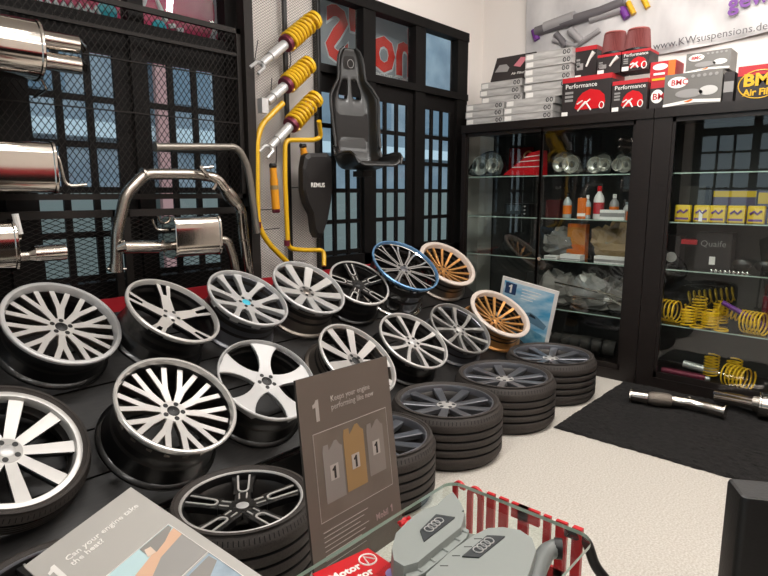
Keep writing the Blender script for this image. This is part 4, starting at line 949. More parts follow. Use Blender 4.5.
def redcarton(x0, x1, ytop, zb, X, d, label, style):
    p, q = C_(x1, ytop, X), C_(x0, ytop, X); zt = (p.z+q.z)/2; Wd = q.y-p.y; Hh = zt-zb
    t = thing('performance_carton', label, 'box', (X+d/2, (p.y+q.y)/2, zb), 'red and black performance cartons')
    b = MB(); b.bx((X, p.y, zb+.001), (X+d, q.y, zt), dkbox_m); b.build('carton', t)
    b = MB(); b.bx((X-.0015, p.y-.001, zb+Hh*.88), (X+d+.001, q.y+.001, zt+.0015), redbox_m); b.build('red_top', t)
    M = frame((X-.002, q.y, zb), (0, -1, 0), (0, 0, 1))
    if style == 'car':
        b = MB(); cw = Wd*.62; cx0 = Wd*.28; ch = Hh*.45
        b.prism([(cx0, Hh*.2), (cx0+cw*.1, Hh*.15), (cx0+cw*.92, Hh*.15), (cx0+cw, Hh*.3), (cx0+cw*.96, Hh*.48), (cx0+cw*.8, Hh*.6), (cx0+cw*.5, Hh*.66), (cx0+cw*.25, Hh*.58), (cx0+cw*.1, Hh*.45)], 0, .0012, redp_m, M=M); b.build('car_print', t)
        b = MB()
        for a, c in (((.35, .12), (.5, .35)), ((.5, .35), (.62, .12)), ((.42, .22), (.6, .40)), ((.33, .3), (.45, .38))):
            b.tube([(a[0]*Wd, a[1]*Hh, .002), (c[0]*Wd, c[1]*Hh, .002)], .006, paper_m, 5, M=M)
        b.tube([(Wd*.83+.018*math.cos(a), Hh*.22+.025*math.sin(a), .002) for a in [2*math.pi*k/12 for k in range(12)]], .004, paper_m, 4, closed=True, M=M)
        b.build('intake_print', t)
        text('lettering', 'Performance', min(.05, Wd*.17), paper_m, t, M @ Matrix.Translation((Wd*.07, Hh*.72, .0005)))
    else:
        b = MB(); b.tube([(Wd*.55, Hh*.38, .002), (Wd*.70, Hh*.62, .002), (Wd*.88, Hh*.80, .002)], [.007, .010, .018], paper_m, 8, M=M); b.build('intake_print', t)
    b = MB()
    for k in range(3): b.prism([(Wd*.07, Hh*(.58-k*.1)), (Wd*.24, Hh*(.58-k*.1)), (Wd*.24, Hh*(.64-k*.1)), (Wd*.07, Hh*(.64-k*.1))], 0, .0012, gryprint_m, M=M)
    if style != 'car': b.prism([(Wd*.1, Hh*.3), (Wd*.4, Hh*.3), (Wd*.4, Hh*.5), (Wd*.1, Hh*.5)], 0, .0012, gryprint_m, M=M)
    b.build('print', t); b = MB(); b.prism([(.005, .005), (.055, .005), (.055, .035), (.005, .035)], .0005, .0018, paper_m, M=M); b.build('sticker', t)
    return zt
za = redcarton(563, 612, 76, ZT, 4.63, .26, 'wide red and black carton with long red car, lower left', 'car')
zb_ = redcarton(613, 648, 80, ZT, 4.63, .26, 'red and black carton with red car, lower right', 'car')
zm = max(za, zb_)+.003
redcarton(576, 597, 46.5, za+.003, 4.76, .16, 'red topped carton with silver nozzle print, upper back left', 'noz')
zd = redcarton(598, 621, 54, zm, 4.68, .2, 'red topped carton with silver nozzle print, upper middle', 'noz')
ze = redcarton(622.5, 650, 50, zm, 4.68, .2, 'red topped carton with red car, upper right under a filter', 'car')
for x, y, w_, zb2, lb in ((615.5, 32.5, .15, zd, 'dark red cone air filter, left of the two on the cartons'), (639, 29, .15, ze, 'dark red cone air filter, right of the two on the cartons')):
    p = C_(x, y, 4.78); zb2 += .003; Hh = p.z-zb2
    t = thing('air_filter', lb, 'air filter', (4.78, p.y, zb2), 'dark red cone filters'); M = Matrix.Translation((4.78, p.y, zb2))
    b = MB(); n = 48; V = []
    for z, r in ((.02, .088), (Hh-.012, .075)):
        for k in range(n*2): a = math.pi*k/n; rr = r-(.006 if k % 2 else 0); V.append((rr*math.cos(a), rr*1.1*math.sin(a), z))
    b.add(V, [(k, (k+1) % (2*n), 2*n+(k+1) % (2*n), 2*n+k) for k in range(2*n)], mat('filter_pleats'+str(int(x)), '6e3230', .7), M=M); b.build('pleats', t)
    b = MB(); b.lathe([(.001, 0), (.085, 0), (.09, .005), (.09, .02), (.08, .024)], black_m, 32, closed=False, M=M); b.build('base_ring', t)
    b = MB(); b.lathe([(.078, Hh-.014), (.08, Hh-.008), (.076, Hh-.001), (.001, Hh)], mat('filter_cap'+str(int(x)), '8f4a45', .4), 32, closed=False, M=M); b.build('top_cap', t)
def bmc(x0, x1, ytop, zb, X, d, label, m, style):
    p, q = C_(x1, ytop, X), C_(x0, ytop, X); zt = (p.z+q.z)/2; Wd = q.y-p.y; Hh = zt-zb
    t = thing('filter_carton', label, 'box', (X+d/2, (p.y+q.y)/2, zb), 'air filter cartons on the right cabinet')
    b = MB(); b.bx((X, p.y, zb+.001), (X+d, q.y, zt), m); b.build('carton', t); M = frame((X-.0015, q.y, zb), (0, -1, 0), (0, 0, 1))
    def oval(cx_, cy_, rx, ry, mm, z=0): b.prism([(cx_+rx*math.cos(a), cy_+ry*math.sin(a)) for a in [2*math.pi*k/28 for k in range(28)]], z, z+.001, mm, M=M)
    if style == 'silver':
        b = MB(); oval(Wd*.24, Hh*.74, Wd*.18, Hh*.17, paper_m); oval(Wd*.45, Hh*.38, Wd*.24, Hh*.13, gryprint_m); oval(Wd*.78, Hh*.42, Wd*.16, Hh*.14, silver_m)
        b.prism([(0, Hh*.02), (Wd*.55, Hh*.1), (Wd, Hh*.05), (Wd, Hh*.14), (Wd*.5, Hh*.2), (0, Hh*.1)], 0, .001, paper_m, M=M)
        for k in range(5): oval(Wd*(.5+.1*k), Hh*.88, Wd*.03, Hh*.05, gryprint_m)
        b.build('print', t); text('lettering', 'BMC', Hh*.24, redbox_m, t, M @ Matrix.Translation((Wd*.12, Hh*.66, .0015)), bold=.001)
        b = MB(); b.prism([(Wd*.36, Hh*.13), (Wd*.50, Hh*.2), (Wd*.54, Hh*.17), (Wd*.45, Hh*.11)], .0012, .002, orange_m, M=M); b.build('accent_print', t)
    elif style == 'dark':
        b = MB(); oval(Wd*.5, Hh*.6, Wd*.42, Hh*.32, paper_m); b.build('print', t); text('lettering', 'BMC', Hh*.42, redbox_m, t, M @ Matrix.Translation((Wd*.18, Hh*.45, .0015)), bold=.001)
    elif style == 'redyellow':
        b = MB(); oval(Wd*.4, Hh*.8, Wd*.3, Hh*.12, paper_m); b.prism([(Wd*.72, 0), (Wd, 0), (Wd, Hh), (Wd*.72, Hh)], 0, .001, orange_m, M=M); b.prism([(Wd*.1, Hh*.3), (Wd*.65, Hh*.3), (Wd*.65, Hh*.38), (Wd*.1, Hh*.38)], 0, .001, yellow_m, M=M); b.prism([(Wd*.15, Hh*.5), (Wd*.6, Hh*.5), (Wd*.6, Hh*.58), (Wd*.15, Hh*.58)], 0, .001, paper_m, M=M); b.build('print', t)
    elif style == 'big':
        b = MB(); b.prism([(0, Hh*.72), (Wd, Hh*.72), (Wd, Hh), (0, Hh)], 0, .0008, redbox_m, M=M)
        b.tube([(Wd*.45+Wd*.42*math.cos(a), Hh*.45+Hh*.40*math.sin(a), .001) for a in [2*math.pi*k/36 for k in range(36)]], .004, yellow_m, 5, closed=True, M=M); b.build('print', t)
        text('lettering', 'BMC', Hh*.48, yellow_m, t, M @ Matrix.Translation((Wd*.12, Hh*.42, .0015)), bold=.004, sx=1.1); text('lettering', 'Air Filters', Hh*.26, yellow_m, t, M @ Matrix.Translation((Wd*.14, Hh*.14, .0015)), bold=.002)
    return zt
zq = bmc(650.5, 665, 88, ZT, 4.66, .22, 'dark filter carton with white oval beside the red car carton', dkbox_m, 'dark')
bmc(651, 676, 61, zq+.003, 4.70, .2, 'red and orange filter carton stacked right of the car cartons', redbox_m, 'redyellow')
zr = bmc(665.5, 723, 72, ZT, 4.64, .2, 'silver grey filter carton with engine print, front lower', mat('gunmetal_carton', '6f6c68', .4, metal=.3), 'silver')
bmc(687, 731, 51, zr+.003, 4.70, .2, 'silver grey filter carton with engine print, stacked behind on top', MATS['gunmetal_carton'], 'silver')
shelfbox('filter_carton', 'black filter carton in the gap left of the red one', 'box', 725, 735, 72, ZT, dkbox_m, X=4.66, d=.2, stripe=(gryprint_m, .35, .7))
bmc(739, 790, 64, ZT, 4.64, .3, 'red and black filter carton with big yellow lettering, right edge', dkbox_m, 'big')

# ================================================================ WALL BANNER
t = thing('wall_banner', 'silver cloth banner with coilover picture and web address above the cabinets', 'banner', (XW-.03, 1.5, 2.55), )
XB = XW-.03; yL, yR = 2.86, .2; N = 40; V = []
def zlow(y): return 2.60+.10*((y-1.7)/1.2)**2 - (.02 if y > 2 else 0)
for i in range(N+1):
    y = yL+(yR-yL)*i/N
    for j in range(9):
        z = zlow(y)+(3.45-zlow(y))*j/8; V.append((XB+.012*math.sin(i*.8+j*.9), y, z))
b = MB(); b.add(V, [(i*9+j, i*9+j+1, (i+1)*9+j+1, (i+1)*9+j) for i in range(N) for j in range(8)], banner_m, True); b.build('cloth', t)
def Bp(x, y): p = C_(x, y, XB-.02); return p
b = MB()
def strokes(pts, r, m): b.tube([Bp(*q) for q in pts], r, m, 12)
dk = mat('banner_print_grey', '6f6b6e', .4, metal=.3); lt = mat('banner_print_silver', 'a9a6a7', .35, metal=.3)
strokes([(536, 32), (560, 24), (600, 12), (625, 2)], .045, dk)
strokes([(545, 28), (575, 17)], .052, lt); strokes([(590, 20), (622, 9)], .030, lt); strokes([(553, 40), (575, 46), (600, 30)], .022, lt)
strokes([(556, 34), (566, 46)], .03, dk); strokes([(570, 30), (582, 42)], .035, lt); b.build('strut_print', t)
for q_ in ([(534, 30), (537, 40)], [(620, 4), (627, 18)], [(540, 56), (547, 60)]):
    b = MB(); strokes(q_, .03, purple_m); b.build('purple_print', t)
b = MB(); strokes([(628, 2), (634, 14)], .022, yellow_m); strokes([(642, -4), (648, 8)], .022, yellow_m); b.build('spring_print', t)
def wtext(body, x, y, size, m, tiltz=0.0, **k):
    p = C_(x, y, XB-.035); text('lettering', body, size, m, t, frame(p, (0, -1, tiltz), (0, tiltz, 1)), **k)
wtext('www.KWsuspensions.de', 653, 50, .078, mat('banner_ink', '4a464a', .5), .03)
wtext('gewinde', 728, 11, .16, purple_m, .08, bold=.004)

# ================================================================ RUG AND PIPES
random.seed(11)
b = MB(); nx, ny = 90, 120; V = []; rx0, rx1, ry0, ry1 = 3.36, 4.585, -.75, 1.56
for i in range(nx+1):
    for j in range(ny+1):
        e = min(i, nx-i, j, ny-j)
        V.append((rx0+(rx1-rx0)*i/nx+(random.uniform(-.006, .006)), ry0+(ry1-ry0)*j/ny+random.uniform(-.006, .006), .002 if e == 0 else .014+random.uniform(-.005, .007)))
b.add(V, [(i*(ny+1)+j, (i+1)*(ny+1)+j, (i+1)*(ny+1)+j+1, i*(ny+1)+j+1) for i in range(nx) for j in range(ny)], rug_m, True)
tag(b.build('rug'), 'black shaggy rug in front of the right cabinet', 'rug')
t = thing('exhaust_pipe', 'steel front pipe with flanges and braided middle lying on the black rug', 'pipe', (4.2, 1.05, .02))
zp = .068; P = [Vector((4.13, 1.335, zp)), Vector((4.15, 1.23, zp)), Vector((4.20, 1.09, zp)), Vector((4.235, .99, zp)), Vector((4.22, .77, zp-.005))]
b = MB(); b.tube([P[0], P[1]], .040, steelp_m, 20); b.tube([P[2], P[3], P[3].lerp(P[4], .5), P[4]], [.036, .034, .034, .034], steelp_m, 20); b.build('pipe', t)
b = MB(); b.tube([P[1], P[1].lerp(P[2], .15), P[1].lerp(P[2], .5), P[1].lerp(P[2], .85), P[2]], [.040, .048, .050, .048, .038], mat('braided_steel', '7d746b', .5, metal=.8, bump=.6, scale=120), 20); b.build('flex_joint', t)
b = MB(); d = (P[0]-P[1]).normalized()
u = Vector((0, 0, 1)); w = d.cross(u)
V = []
for k in range(24): a = 2*math.pi*k/24; rr = .050+.014*abs(math.cos(a))**3; V.append(P[0]+(u*math.sin(a)+w*math.cos(a))*rr)
b.add(V+[v+d*.010 for v in V], [tuple(range(24)), tuple(range(24, 48))[::-1]]+[(i, 24+i, 24+(i+1) % 24, (i+1) % 24) for i in range(24)], steel_m); b.build('flange', t)
b = MB(); d = (P[4]-P[3]).normalized(); b.tube([P[4], P[4]+d*.008], .048, steel_m, 20); b.build('flange', t)
b = MB(); b.cyl(P[3]+Vector((0, 0, .03)), P[3]+Vector((-.005, 0, .045)), .010, steel_m, 10); b.build('sensor_boss', t)
t = thing('exhaust_muffler', 'polished muffler with two angled inlet pipes lying on the rug at right', 'muffler', (4.5, .5, .02))
b = MB(); M = Matrix.Translation((4.455, .36, .10)) @ Matrix.Rotation(R_(97), 4, 'Z'); bb = MB(); muffler(bb, (0, 0, 0), .50, .15, .20, steelp_m, e=2.4)
b.add([M @ v for v in bb.v], bb.f, steelp_m, True); b.build('body', t)
b = MB(); b.tube(bez([(4.46, .60, .095), (4.49, .70, .09), (4.56, .90, .066)], 8, .1), .030, steelp_m, 16); b.build('inlet_pipe', t)
b = MB(); b.tube(bez([(4.40, .60, .095), (4.42, .70, .09), (4.475, .88, .066)], 8, .1), .028, steelp_m, 16); b.build('inlet_pipe', t)
b = MB(); b.tube([(4.43, .585, .098), (4.435, .64, .094)], .058, steel_m, 20); b.build('collar', t)

# ================================================================ BLUE POSTER
t = thing('poster_board', 'blue white framed poster with a car leaning before the cabinet', 'poster', (4.42, 2.35, 0))
Wd, Hh = .50, .69; X_ = Vector((.142, -.972, -.186)).normalized(); D_ = Vector((.087, .2, -.976)); D_ = (D_-X_*D_.dot(X_)).normalized()
M = frame(Vector((4.386, 2.562, .783))+D_*Hh, X_, -D_)
b = MB(); b.prism([(0, 0), (Wd, 0), (Wd, Hh), (0, Hh)], -.012, 0, white_m, M=M); b.build('frame', t)
b = MB(); b.prism([(.025, .025), (Wd-.03, .025), (Wd-.03, Hh-.03), (.025, Hh-.03)], 0, .0012, skyprint_m, M=M); b.build('print', t)
b = MB(); b.prism([(.04, Hh-.14), (.14, Hh-.14), (.14, Hh-.04), (.04, Hh-.04)], .0012, .002, mat('navy_print', '1f3a60', .5), M=M); b.build('badge', t)
numeral_one(.075, paper_m, t, M @ Matrix.Translation((.072, Hh-.128, .0022)))
b = MB()
for k in range(4): b.prism([(.19, Hh-.07-k*.028), (.36-k*.02, Hh-.07-k*.028), (.36-k*.02, Hh-.064-k*.028), (.19, Hh-.064-k*.028)], .0012, .002, paper_m, M=M)
b.build('caption', t)
b = MB(); b.prism([(.22, .37), (.44, .32), (.455, .36), (.41, .39), (.36, .42), (.30, .44), (.24, .42)], .0012, .0022, mat('car_print', '5d7f95', .4), M=M); b.prism([(.29, .405), (.355, .395), (.345, .415), (.30, .43)], .0022, .003, mat('car_glass_print', '1f2e3a', .4), M=M); b.build('car_print', t)
b = MB(); b.prism([(.025, .06), (Wd-.03, .06), (Wd-.03, .26), (.30, .30), (.025, .29)], .0011, .0018, mat('sea_print', '3f7f9c', .4, col2='8fb9c8', scale=12), M=M); b.build('water_print', t)

# ================================================================ TABLE WITH GLASS TOP
zg = .50
t = thing('glass_table', 'low glass table with red cut out lettering along one end', 'table', (1.1, .8, 0))
ty0, ty1, tx0, tx1 = .58, 1.10, .82, 1.575
def rrect(x0, x1, y0, y1, r, n=6):
    out = []
    for cx_, cy_, a0 in ((x1-r, y1-r, 0), (x0+r, y1-r, 90), (x0+r, y0+r, 180), (x1-r, y0+r, 270)):
        for k in range(n+1): a = R_(a0+90*k/n); out.append((cx_+r*math.cos(a), cy_+r*math.sin(a)))
    return out
gp = rrect(tx0, tx1, ty0, ty1, .05)
b = MB(); b.prism(gp, zg-.012, zg, tglass, side=edge_m); b.build('glass_top', t)
for x in (tx0+.08,):
    for y in (ty0+.06, ty1-.06):
        b = MB(); b.tube([(x, y, 0), (x, y, zg-.013)], .018, black_m, 12); b.build('leg', t)
xl = 1.612
b = MB(); b.bx((xl-.01, ty0+.05, .10), (xl+.005, ty1-.04, .13), redp_m); b.build('lettering_rail', t)
def cut_letter(rects, arcs=()):
    b = MB(); M = frame((xl, 1.115, .13), (0, -1, 0), (0, 0, 1))
    for u0, v0, u1, v1 in rects: b.prism([(u0, v0), (u1, v0), (u1, v1), (u0, v1)], -.006, .006, redp_m, M=M)
    for uc, vc, r0, r1, a0, a1 in arcs:
        P = [(uc+r1*math.cos(R_(a0+(a1-a0)*k/12)), vc+r1*math.sin(R_(a0+(a1-a0)*k/12))) for k in range(13)]; Q = [(uc+r0*math.cos(R_(a0+(a1-a0)*k/12)), vc+r0*math.sin(R_(a0+(a1-a0)*k/12))) for k in range(13)]
        for k in range(12): b.prism([P[k], P[k+1], Q[k+1], Q[k]], -.006, .006, redp_m, M=M)
    b.build('cut_out_letter', t)
hT = .355
cut_letter([(0, .19, .018, hT-.025), (.032, .025, .05, .17), (0, .165, .05, .195), (0, 0, .03, .03)], [(.025, hT-.027, .006, .025, 0, 180), (.025, .026, .006, .025, 180, 360)])
cut_letter([(.062, .03, .082, hT-.03), (.106, .03, .126, hT-.03)], [(.094, hT-.031, .010, .032, 0, 180), (.094, .031, .010, .032, 180, 360)])
cut_letter([(.142, .03, .172, hT), (.190, .03, .222, hT), (.142, 0, .222, .035)])
cut_letter([(.237, hT-.05, .337, hT), (.262, 0, .298, hT)])
cut_letter([(.352, 0, .376, hT), (.394, 0, .431, hT), (.352, .15, .431, .19)])
b = MB(); b.bx((xl-.012, ty0+.055, .0), (xl+.006, ty0+.085, zg-.013), redp_m); b.build('leg', t)
b = MB(); b.bx((xl-.012, ty1-.075, .0), (xl+.006, ty1-.045, .13), redp_m); b.build('leg', t)
b = MB(); b.tube(bez([(xl-.02, ty0+.10, zg-.03), (xl+.015, ty0+.05, zg-.05), (xl+.02, ty0+.02, zg-.13), (xl+.035, ty0-.01, zg-.17)], 6, .06), .016, black_m, 10); b.build('corner_bracket', t)
b = MB(); b.bx((tx0+.06, ty0+.04, .16), (xl-.012, ty1-.05, .172), mat('table_shelf', 'a3a49c', .5)); b.build('lower_shelf', t)
# engine cover
Z = lambda x, y, z: at(x, y, 2, z)
t = thing('engine_cover', 'grey plastic engine cover with two dark ring badge plates on the glass table', 'engine cover', (1.25, .9, zg), )
def slab(pts, zt_, zb_, m, name, inset=.012, par=None):
    """plan outline (photo points on the top face) raised from zb_ to zt_"""
    T = [Z(x, y, zt_) for x, y in pts]; c = sum(T, Vector())/len(T)
    Bq = [Vector((c.x+(p.x-c.x)*(1+inset*6), c.y+(p.y-c.y)*(1+inset*6), zb_)) for p in T]
    Mm = [Vector((c.x+(p.x-c.x)*(1+inset*2), c.y+(p.y-c.y)*(1+inset*2), zt_-.008)) for p in T]
    n = len(T); b = MB()
    a = sum((T[i].x*T[(i+1) % n].y-T[(i+1) % n].x*T[i].y) for i in range(n))
    f0 = tuple(range(n)) if a > 0 else tuple(range(n))[::-1]
    b.add(T+Mm+Bq, [f0]+[(j*n+i, (j+1)*n+i, (j+1)*n+(i+1) % n, j*n+(i+1) % n) if a > 0 else (j*n+i, j*n+(i+1) % n, (j+1)*n+(i+1) % n, (j+1)*n+i) for j in (0, 1) for i in range(n)], m, False)
    return b.build(name, par or t)
valley_m = mat('valley_plastic', '6f736c', .5)
slab([(398, 556), (400, 540), (425, 518), (448, 508), (462, 518), (462, 532), (480, 535), (500, 532), (520, 538), (525, 550), (520, 600), (480, 640), (420, 620), (400, 585)], zg+.045, zg+.002, valley_m, 'body')
slab([(394, 560), (392, 548), (396, 533), (408, 521), (422, 510), (440, 504), (456, 508), (465, 513), (461, 527), (440, 544), (418, 562), (404, 566)], zg+.085, zg+.030, cover_m, 'bank_cover', inset=.006)
slab([(438, 504), (446, 496), (453, 492), (461, 503), (464, 510), (455, 514)], zg+.078, zg+.01, cover_m, 'front_arm', inset=.006)
slab([(404, 570), (420, 561), (440, 545), (463, 527), (469, 530), (466, 538), (446, 555), (424, 573), (408, 580)], zg+.064, zg+.03, cover_m, 'clip_step', inset=.003)
slab([(426, 574), (450, 552), (474, 535), (488, 528), (503, 527), (520, 530), (532, 538), (536, 550), (528, 575), (505, 600), (470, 630), (430, 620)], zg+.075, zg+.030, cover_m, 'bank_cover', inset=.006)
def badge(q, z):
    b = MB(); T = [Z(x, y, z+.003) for x, y in q]; Bq = [Vector((p.x, p.y, z-.004)) for p in T]
    b.add(T+Bq, [(0,1,2,3), (0,3,2,1)[::1], (0,4,5,1), (1,5,6,2), (2,6,7,3), (3,7,4,0)][0:1]+[(0,4,5,1), (1,5,6,2), (2,6,7,3), (3,7,4,0)], mat('badge_plate', '34383a', .35)); o = b.build('badge_plate', t)
    a, c, d, e = T; L = ((a+e)/2); Rr = ((c+d)/2); ax = (Rr-L).normalized(); up_ = Vector((0, 0, 1)).cross(ax); cc = (a+c+d+e)/4; b = MB(); rr = (Rr-L).length*.105
    for k in range(4):
        p = cc+ax*(k-1.5)*rr*1.35+Vector((0, 0, .002)); b.tube([p+(ax*math.cos(u)+up_*math.sin(u))*rr for u in [2*math.pi*j/16 for j in range(16)]], .0016, silverp_m, 5, closed=True)
    b.build('ring_emblem', o)
badge([(420, 530), (436, 514), (455, 517), (424, 541)], zg+.086)
badge([(462, 556), (487, 535), (505, 536), (479, 557)], zg+.076)
for x0, y0, x1, y1 in ((414, 567, 422, 572), (427, 557, 435, 562), (440, 547, 448, 552), (452, 537, 460, 541), (461, 530, 467, 533)):
    b = MB(); b.tube([Z(x0, y0, zg+.066), Z(x1, y1, zg+.064)], .0035, cover_m, 6); b.build('clip_rib', t)
for x0, y0, x1, y1 in ((440, 566, 448, 566), (452, 556, 460, 556), (464, 547, 472, 547), (474, 539, 482, 539)):
    b = MB(); b.tube([Z(x0, y0, zg+.0745), Z(x1, y1, zg+.0745)], .0018, black_m, 5); b.build('groove_mark', t)
# right-hand translucent hoses/fittings beside the cover
t = thing('intake_manifold', 'grey moulded intake duct right of the engine cover on the glass', 'duct', Z(540, 545, zg))
b = MB(); b.tube(bez([Z(530, 600, zg+.03), Z(538, 568, zg+.03), Z(546, 552, zg+.03), Z(556, 548, zg+.03)], 8, .05), .024, mat('duct_grey', '6d716f', .4), 14); b.build('duct', t)
b = MB(); b.tube([Z(554, 548, zg+.03), Z(562, 549, zg+.03)], .028, black_m, 14); b.build('seal', t)
# sticker sheets
def sheet(label, q, m, z, extra):
    t = thing('product_leaflet', label, 'leaflet', Z(q[0][0], q[0][1], z), 'product leaflets on the glass table')
    T = [Z(x, y, z+.002) for x, y in q]; b = MB(); b.add(T+[Vector((p.x, p.y, z+.0003)) for p in T], [(0,1,2,3)[::-1], (0,4,5,1)[::-1], (1,5,6,2)[::-1], (2,6,7,3)[::-1], (3,7,4,0)[::-1], (4,5,6,7)], m); b.build('sheet', t); extra(t, T, z); return t
def ex1(t, T, z):
    a = (T[1]-T[0]).normalized(); p = T[0].lerp(T[1], .08).lerp(T[3].lerp(T[2], .08), .42)+Vector((0, 0, .001)); up_ = Vector((0, 0, 1)).cross(a)
    M = frame(p, a, up_); text('lettering', 'Motor', .036, paper_m, t, M, bold=.0012); text('lettering', 'Doctor', .036, paper_m, t, M @ Matrix.Translation((.0, -.038, 0)), bold=.0012)
    c = T[0].lerp(T[1], .80).lerp(T[3].lerp(T[2], .8), .35)+Vector((0, 0, .001)); b = MB()
    b.tube([c+Vector((.024*math.cos(u), .024*math.sin(u), 0)) for u in [2*math.pi*k/20 for k in range(20)]], .0025, paper_m, 5, closed=True)
    b.tube([c+Vector((-.012, -.015, 0)), c+Vector((0, .017, 0)), c+Vector((.014, -.012, 0))], .0025, paper_m, 5); b.build('emblem', t)
sheet('red leaflet with white lettering and round emblem in front of the standing board', [(312, 574), (368, 548), (396, 567), (352, 600)], redp_m, zg, ex1)
def ex2(t, T, z):
    c = (T[0]+T[1]+T[2]+T[3])/4+Vector((0, 0, .0012)); b = MB()
    b.prism([(c.x+.022*math.cos(u), c.y+.022*math.sin(u)) for u in [2*math.pi*k/20 for k in range(20)]], c.z, c.z+.0008, mat('lilac_print', '8f7fb5', .5)); b.build('round_print', t)
sheet('dark leaflet with a lilac round print beside the red leaflet', [(375, 574), (392, 560), (408, 572), (400, 590)], dkbox_m, zg, ex2)
blob('red_cap', 'small red piece on the glass behind the leaflets', 'cap', tuple(Z(407, 526, zg+.001)), (.05, .04, .02), redp_m, 5)

# ================================================================ STANDING BOARD
O = Vector((.984, 1.217, .983)); X_ = Vector((.995, .078, -.059)).normalized(); D_ = Vector((-.045, -.169, -.984))
t = thing('display_board', 'tall brown grey board with three oil bottles standing behind the glass table', 'sign board', (1.15, 1.15, 0))
M = frame(O, X_, -D_)    # x right, y up, z towards the viewer
Wd, Hh = .419, .60
b = MB(); b.prism([(0, 0), (Wd, 0), (Wd, -Hh), (0, -Hh)][::-1], -.008, 0, board_m, M=M, side=mat('board_edge', '3a3430', .6)); b.build('panel', t)
wt = mat('faded_print', 'a99f98', .5)
b = MB(); x0, x1, y0, y1 = .045, .385, -.165, -.42
for a, c in (((x0, y0), (x1, y0)), ((x1, y0), (x1, y1)), ((x1, y1), (x0, y1)), ((x0, y1), (x0, y0))): b.tube([(a[0], a[1], .0005), (c[0], c[1], .0005)], .0011, wt, 4, M=M)
b.build('picture_border', t)
b = MB(); b.prism([(x0, y1), (x1, y1), (x1, y0), (x0, y0)], .0002, .0008, mat('picture_ground', '71645b', .45, col2='63584f', scale=6), M=M); b.build('picture', t)
for cx_, yb_2, sc_, col in ((.118, -.375, 1.0, 'bottle_print_silver'), (.215, -.372, 1.12, 'bottle_print_gold'), (.318, -.36, .98, 'bottle_print_grey')):
    cm = mat(col, {'bottle_print_silver': '857d78', 'bottle_print_gold': '94754c', 'bottle_print_grey': '80766f'}[col], .45)
    q = [(-.042, 0), (.042, 0), (.042, .15), (.030, .158), (.020, .172), (.008, .172), (-.004, .160), (-.016, .150), (-.018, .168), (-.038, .168), (-.042, .15)]
    b = MB(); b.prism([(cx_+u*sc_, yb_2+v*sc_) for u, v in q], .0008, .0016, cm, M=M); o = b.build('bottle_print', t)
    b = MB(); b.prism([(cx_-.018, yb_2+.06), (cx_+.018, yb_2+.06), (cx_+.018, yb_2+.105), (cx_-.018, yb_2+.105)], .0016, .0022, wt, M=M); b.build('label_print', o)
    numeral_one(.036, dkbox_m, o, M @ Matrix.Translation((cx_-.008, yb_2+.064, .0024)))
numeral_one(.062, wt, t, M @ Matrix.Translation((.055, -.132, .0006)))
text('lettering', 'Keeps your engine\nperforming like new', .0245, wt, t, M @ Matrix.Translation((.130, -.088, .0006)))
b = MB()
for k in range(8): b.tube([(.05, -.450-.0135*k, .0005), (.25-(.02*(k % 3)), -.450-.0135*k, .0005)], .0009, wt, 4, M=M)
b.build('small_print', t)
text('lettering', 'Mobil', .028, mat('pale_pink_print', '9a8380', .5), t, M @ Matrix.Translation((.285, -.505, .0006)), bold=.0006); numeral_one(.024, MATS['pale_pink_print'], t, M @ Matrix.Translation((.362, -.505, .0006)))
b = MB(); b.tube([M @ Vector((.21, -.30, -.012)), M @ Vector((.21, -.59, -.012)), Vector((1.17, 1.22, .01))], .010, black_m, 8); b.tube([(.98, 1.22, .012), (1.36, 1.22, .012)], .012, black_m, 8); b.tube([(1.17, 1.14, .012), (1.17, 1.38, .012)], .012, black_m, 8); b.build('stand', t)

# ================================================================ FOREGROUND BOARD
O = Vector((.368, 1.517, .597)); X_ = Vector((.956, .118, .267)).normalized(); D_ = Vector((.166, -.972, -.168)); D_ = (D_-X_*D_.dot(X_)).normalized()
t = thing('display_board', 'light grey tilted board with road pictures in the bottom left corner', 'sign board', (.5, 1.3, 0))
M = frame(O, X_, -D_); Wd, Hh = .30, .60
b = MB(); b.prism([(0, 0), (0, -Hh), (Wd, -Hh), (Wd, 0)], -.006, 0, boardg_m, M=M); b.build('panel', t)
numeral_one(.056, paper_m, t, M @ Matrix.Translation((.022, -.115, .0006)))
text('lettering', 'Can your engine take\nthe heat?', .0235, MATS['white_print'], t, M @ Matrix.Translation((.066, -.078, .0006)), bold=.0004)
pb = [(.03, -.195), (.275, -.195), (.275, -.36), (.03, -.36)]
def rect(b, x0, y0, x1, y1, z, m): b.prism([(x0, y0), (x0, y1), (x1, y1), (x1, y0)] if y1 < y0 else [(x0, y0), (x1, y0), (x1, y1), (x0, y1)], z, z+.0005, m, M=M)
b = MB(); b.prism([(.03, -.345), (.03, -.195), (.275, -.195), (.275, -.345)], .0001, .0006, mat('pale_blue_print', 'b9d3d6', .5), M=M)
b.build('sky_picture', t)
b = MB(); b.prism([(.03, -.345), (.03, -.285), (.14, -.25), (.275, -.215), (.275, -.345)], .0006, .0010, mat('peach_print', 'd9b093', .5), M=M)
b.prism([(.06, -.345), (.20, -.262), (.275, -.250), (.275, -.345)], .0010, .0013, mat('road_print', '9a9793', .5), M=M); b.build('road_print', t)
b = MB(); b.prism([(.185, -.225), (.185, -.198), (.272, -.198), (.272, -.212), (.235, -.232), (.205, -.24)], .0013, .0018, mat('car_grey_print', '8f8b86', .5), M=M); b.prism([(.182, -.236), (.19, -.21), (.205, -.215), (.203, -.24)], .0018, .0021, mat('peach_light', 'e0c8b4', .5), M=M); b.build('car_print', t)
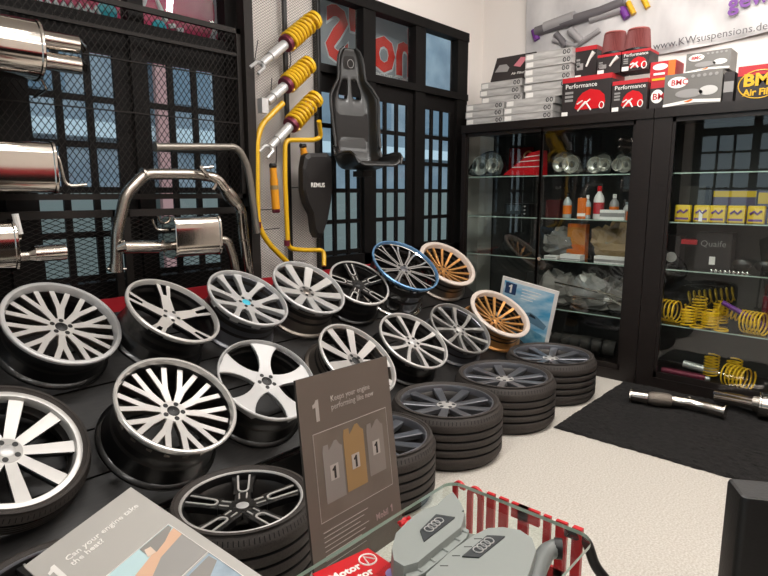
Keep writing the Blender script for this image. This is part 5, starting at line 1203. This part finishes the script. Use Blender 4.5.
b = MB(); b.prism([(.03, -.56), (.03, -.352), (.275, -.352), (.275, -.56)], .0001, .0006, mat('blue_grey_print', '9fb0bd', .5, col2='7f8d98', scale=14), M=M); b.build('second_picture', t)
b = MB(); b.prism([(.15, -.40), (.16, -.362), (.268, -.358), (.27, -.385), (.22, -.41)], .0006, .0012, MATS['car_grey_print'], M=M); b.build('car_print', t)
b = MB()
for a, c in (((.03, -.195), (.275, -.195)), ((.275, -.195), (.275, -.56)), ((.03, -.348), (.275, -.348)), ((.03, -.195), (.03, -.56))): b.tube([(a[0], a[1], .0012), (c[0], c[1], .0012)], .0012, paper_m, 4, M=M)
b.build('picture_border', t)
b = MB(); p0 = M @ Vector((.15, -.22, -.012)); b.tube([p0, Vector((p0.x-.02, p0.y+.02, .14)), Vector((p0.x-.02, p0.y+.02, .0))], .012, black_m, 8); b.tube([M @ Vector((.03, -.22, -.012)), M @ Vector((.27, -.22, -.012))], .006, black_m, 6)
b.tube([(p0.x-.02, p0.y-.16, .012), (p0.x-.02, p0.y+.05, .012)], .012, black_m, 8); b.tube([(p0.x-.14, p0.y-.02, .012), (p0.x+.10, p0.y-.02, .012)], .012, black_m, 8); b.build('stand', t)

# ================================================================ BLACK LEATHER SEAT
t = thing('leather_chair', 'black leather chair back at the bottom right corner', 'chair', (1.6, .1, 0))
rz = Matrix.Rotation(R_(-60), 3, 'Z'); ux, uy = rz @ Vector((1, 0, 0)), rz @ Vector((0, 1, 0)); c0 = at(742, 499, 2, .85); c0.z = 0
def lb(name, a0, a1, d0, d1, z0, z1, r):
    b = MB(); c = c0+ux*(a0+a1)/2+uy*(d0+d1)/2; b.rbox((c.x, c.y, (z0+z1)/2), (a1-a0, d1-d0, z1-z0), r, leather_m, rot=rz, seg=5); b.build(name, t)
lb('backrest', 0, .80, 0, .095, .40, .853, .014); lb('seat_cushion', .27, .80, .10, .55, .34, .44, .03); lb('seat_frame', .28, .78, .02, .53, .30, .338, .01)
for a_, d_ in ((.30, .05), (.75, .05), (.30, .50), (.75, .50)):
    b = MB(); p = c0+ux*a_+uy*d_; b.cyl((p.x, p.y, 0), (p.x, p.y, .30), .016, black_m, 12); b.build('leg', t)
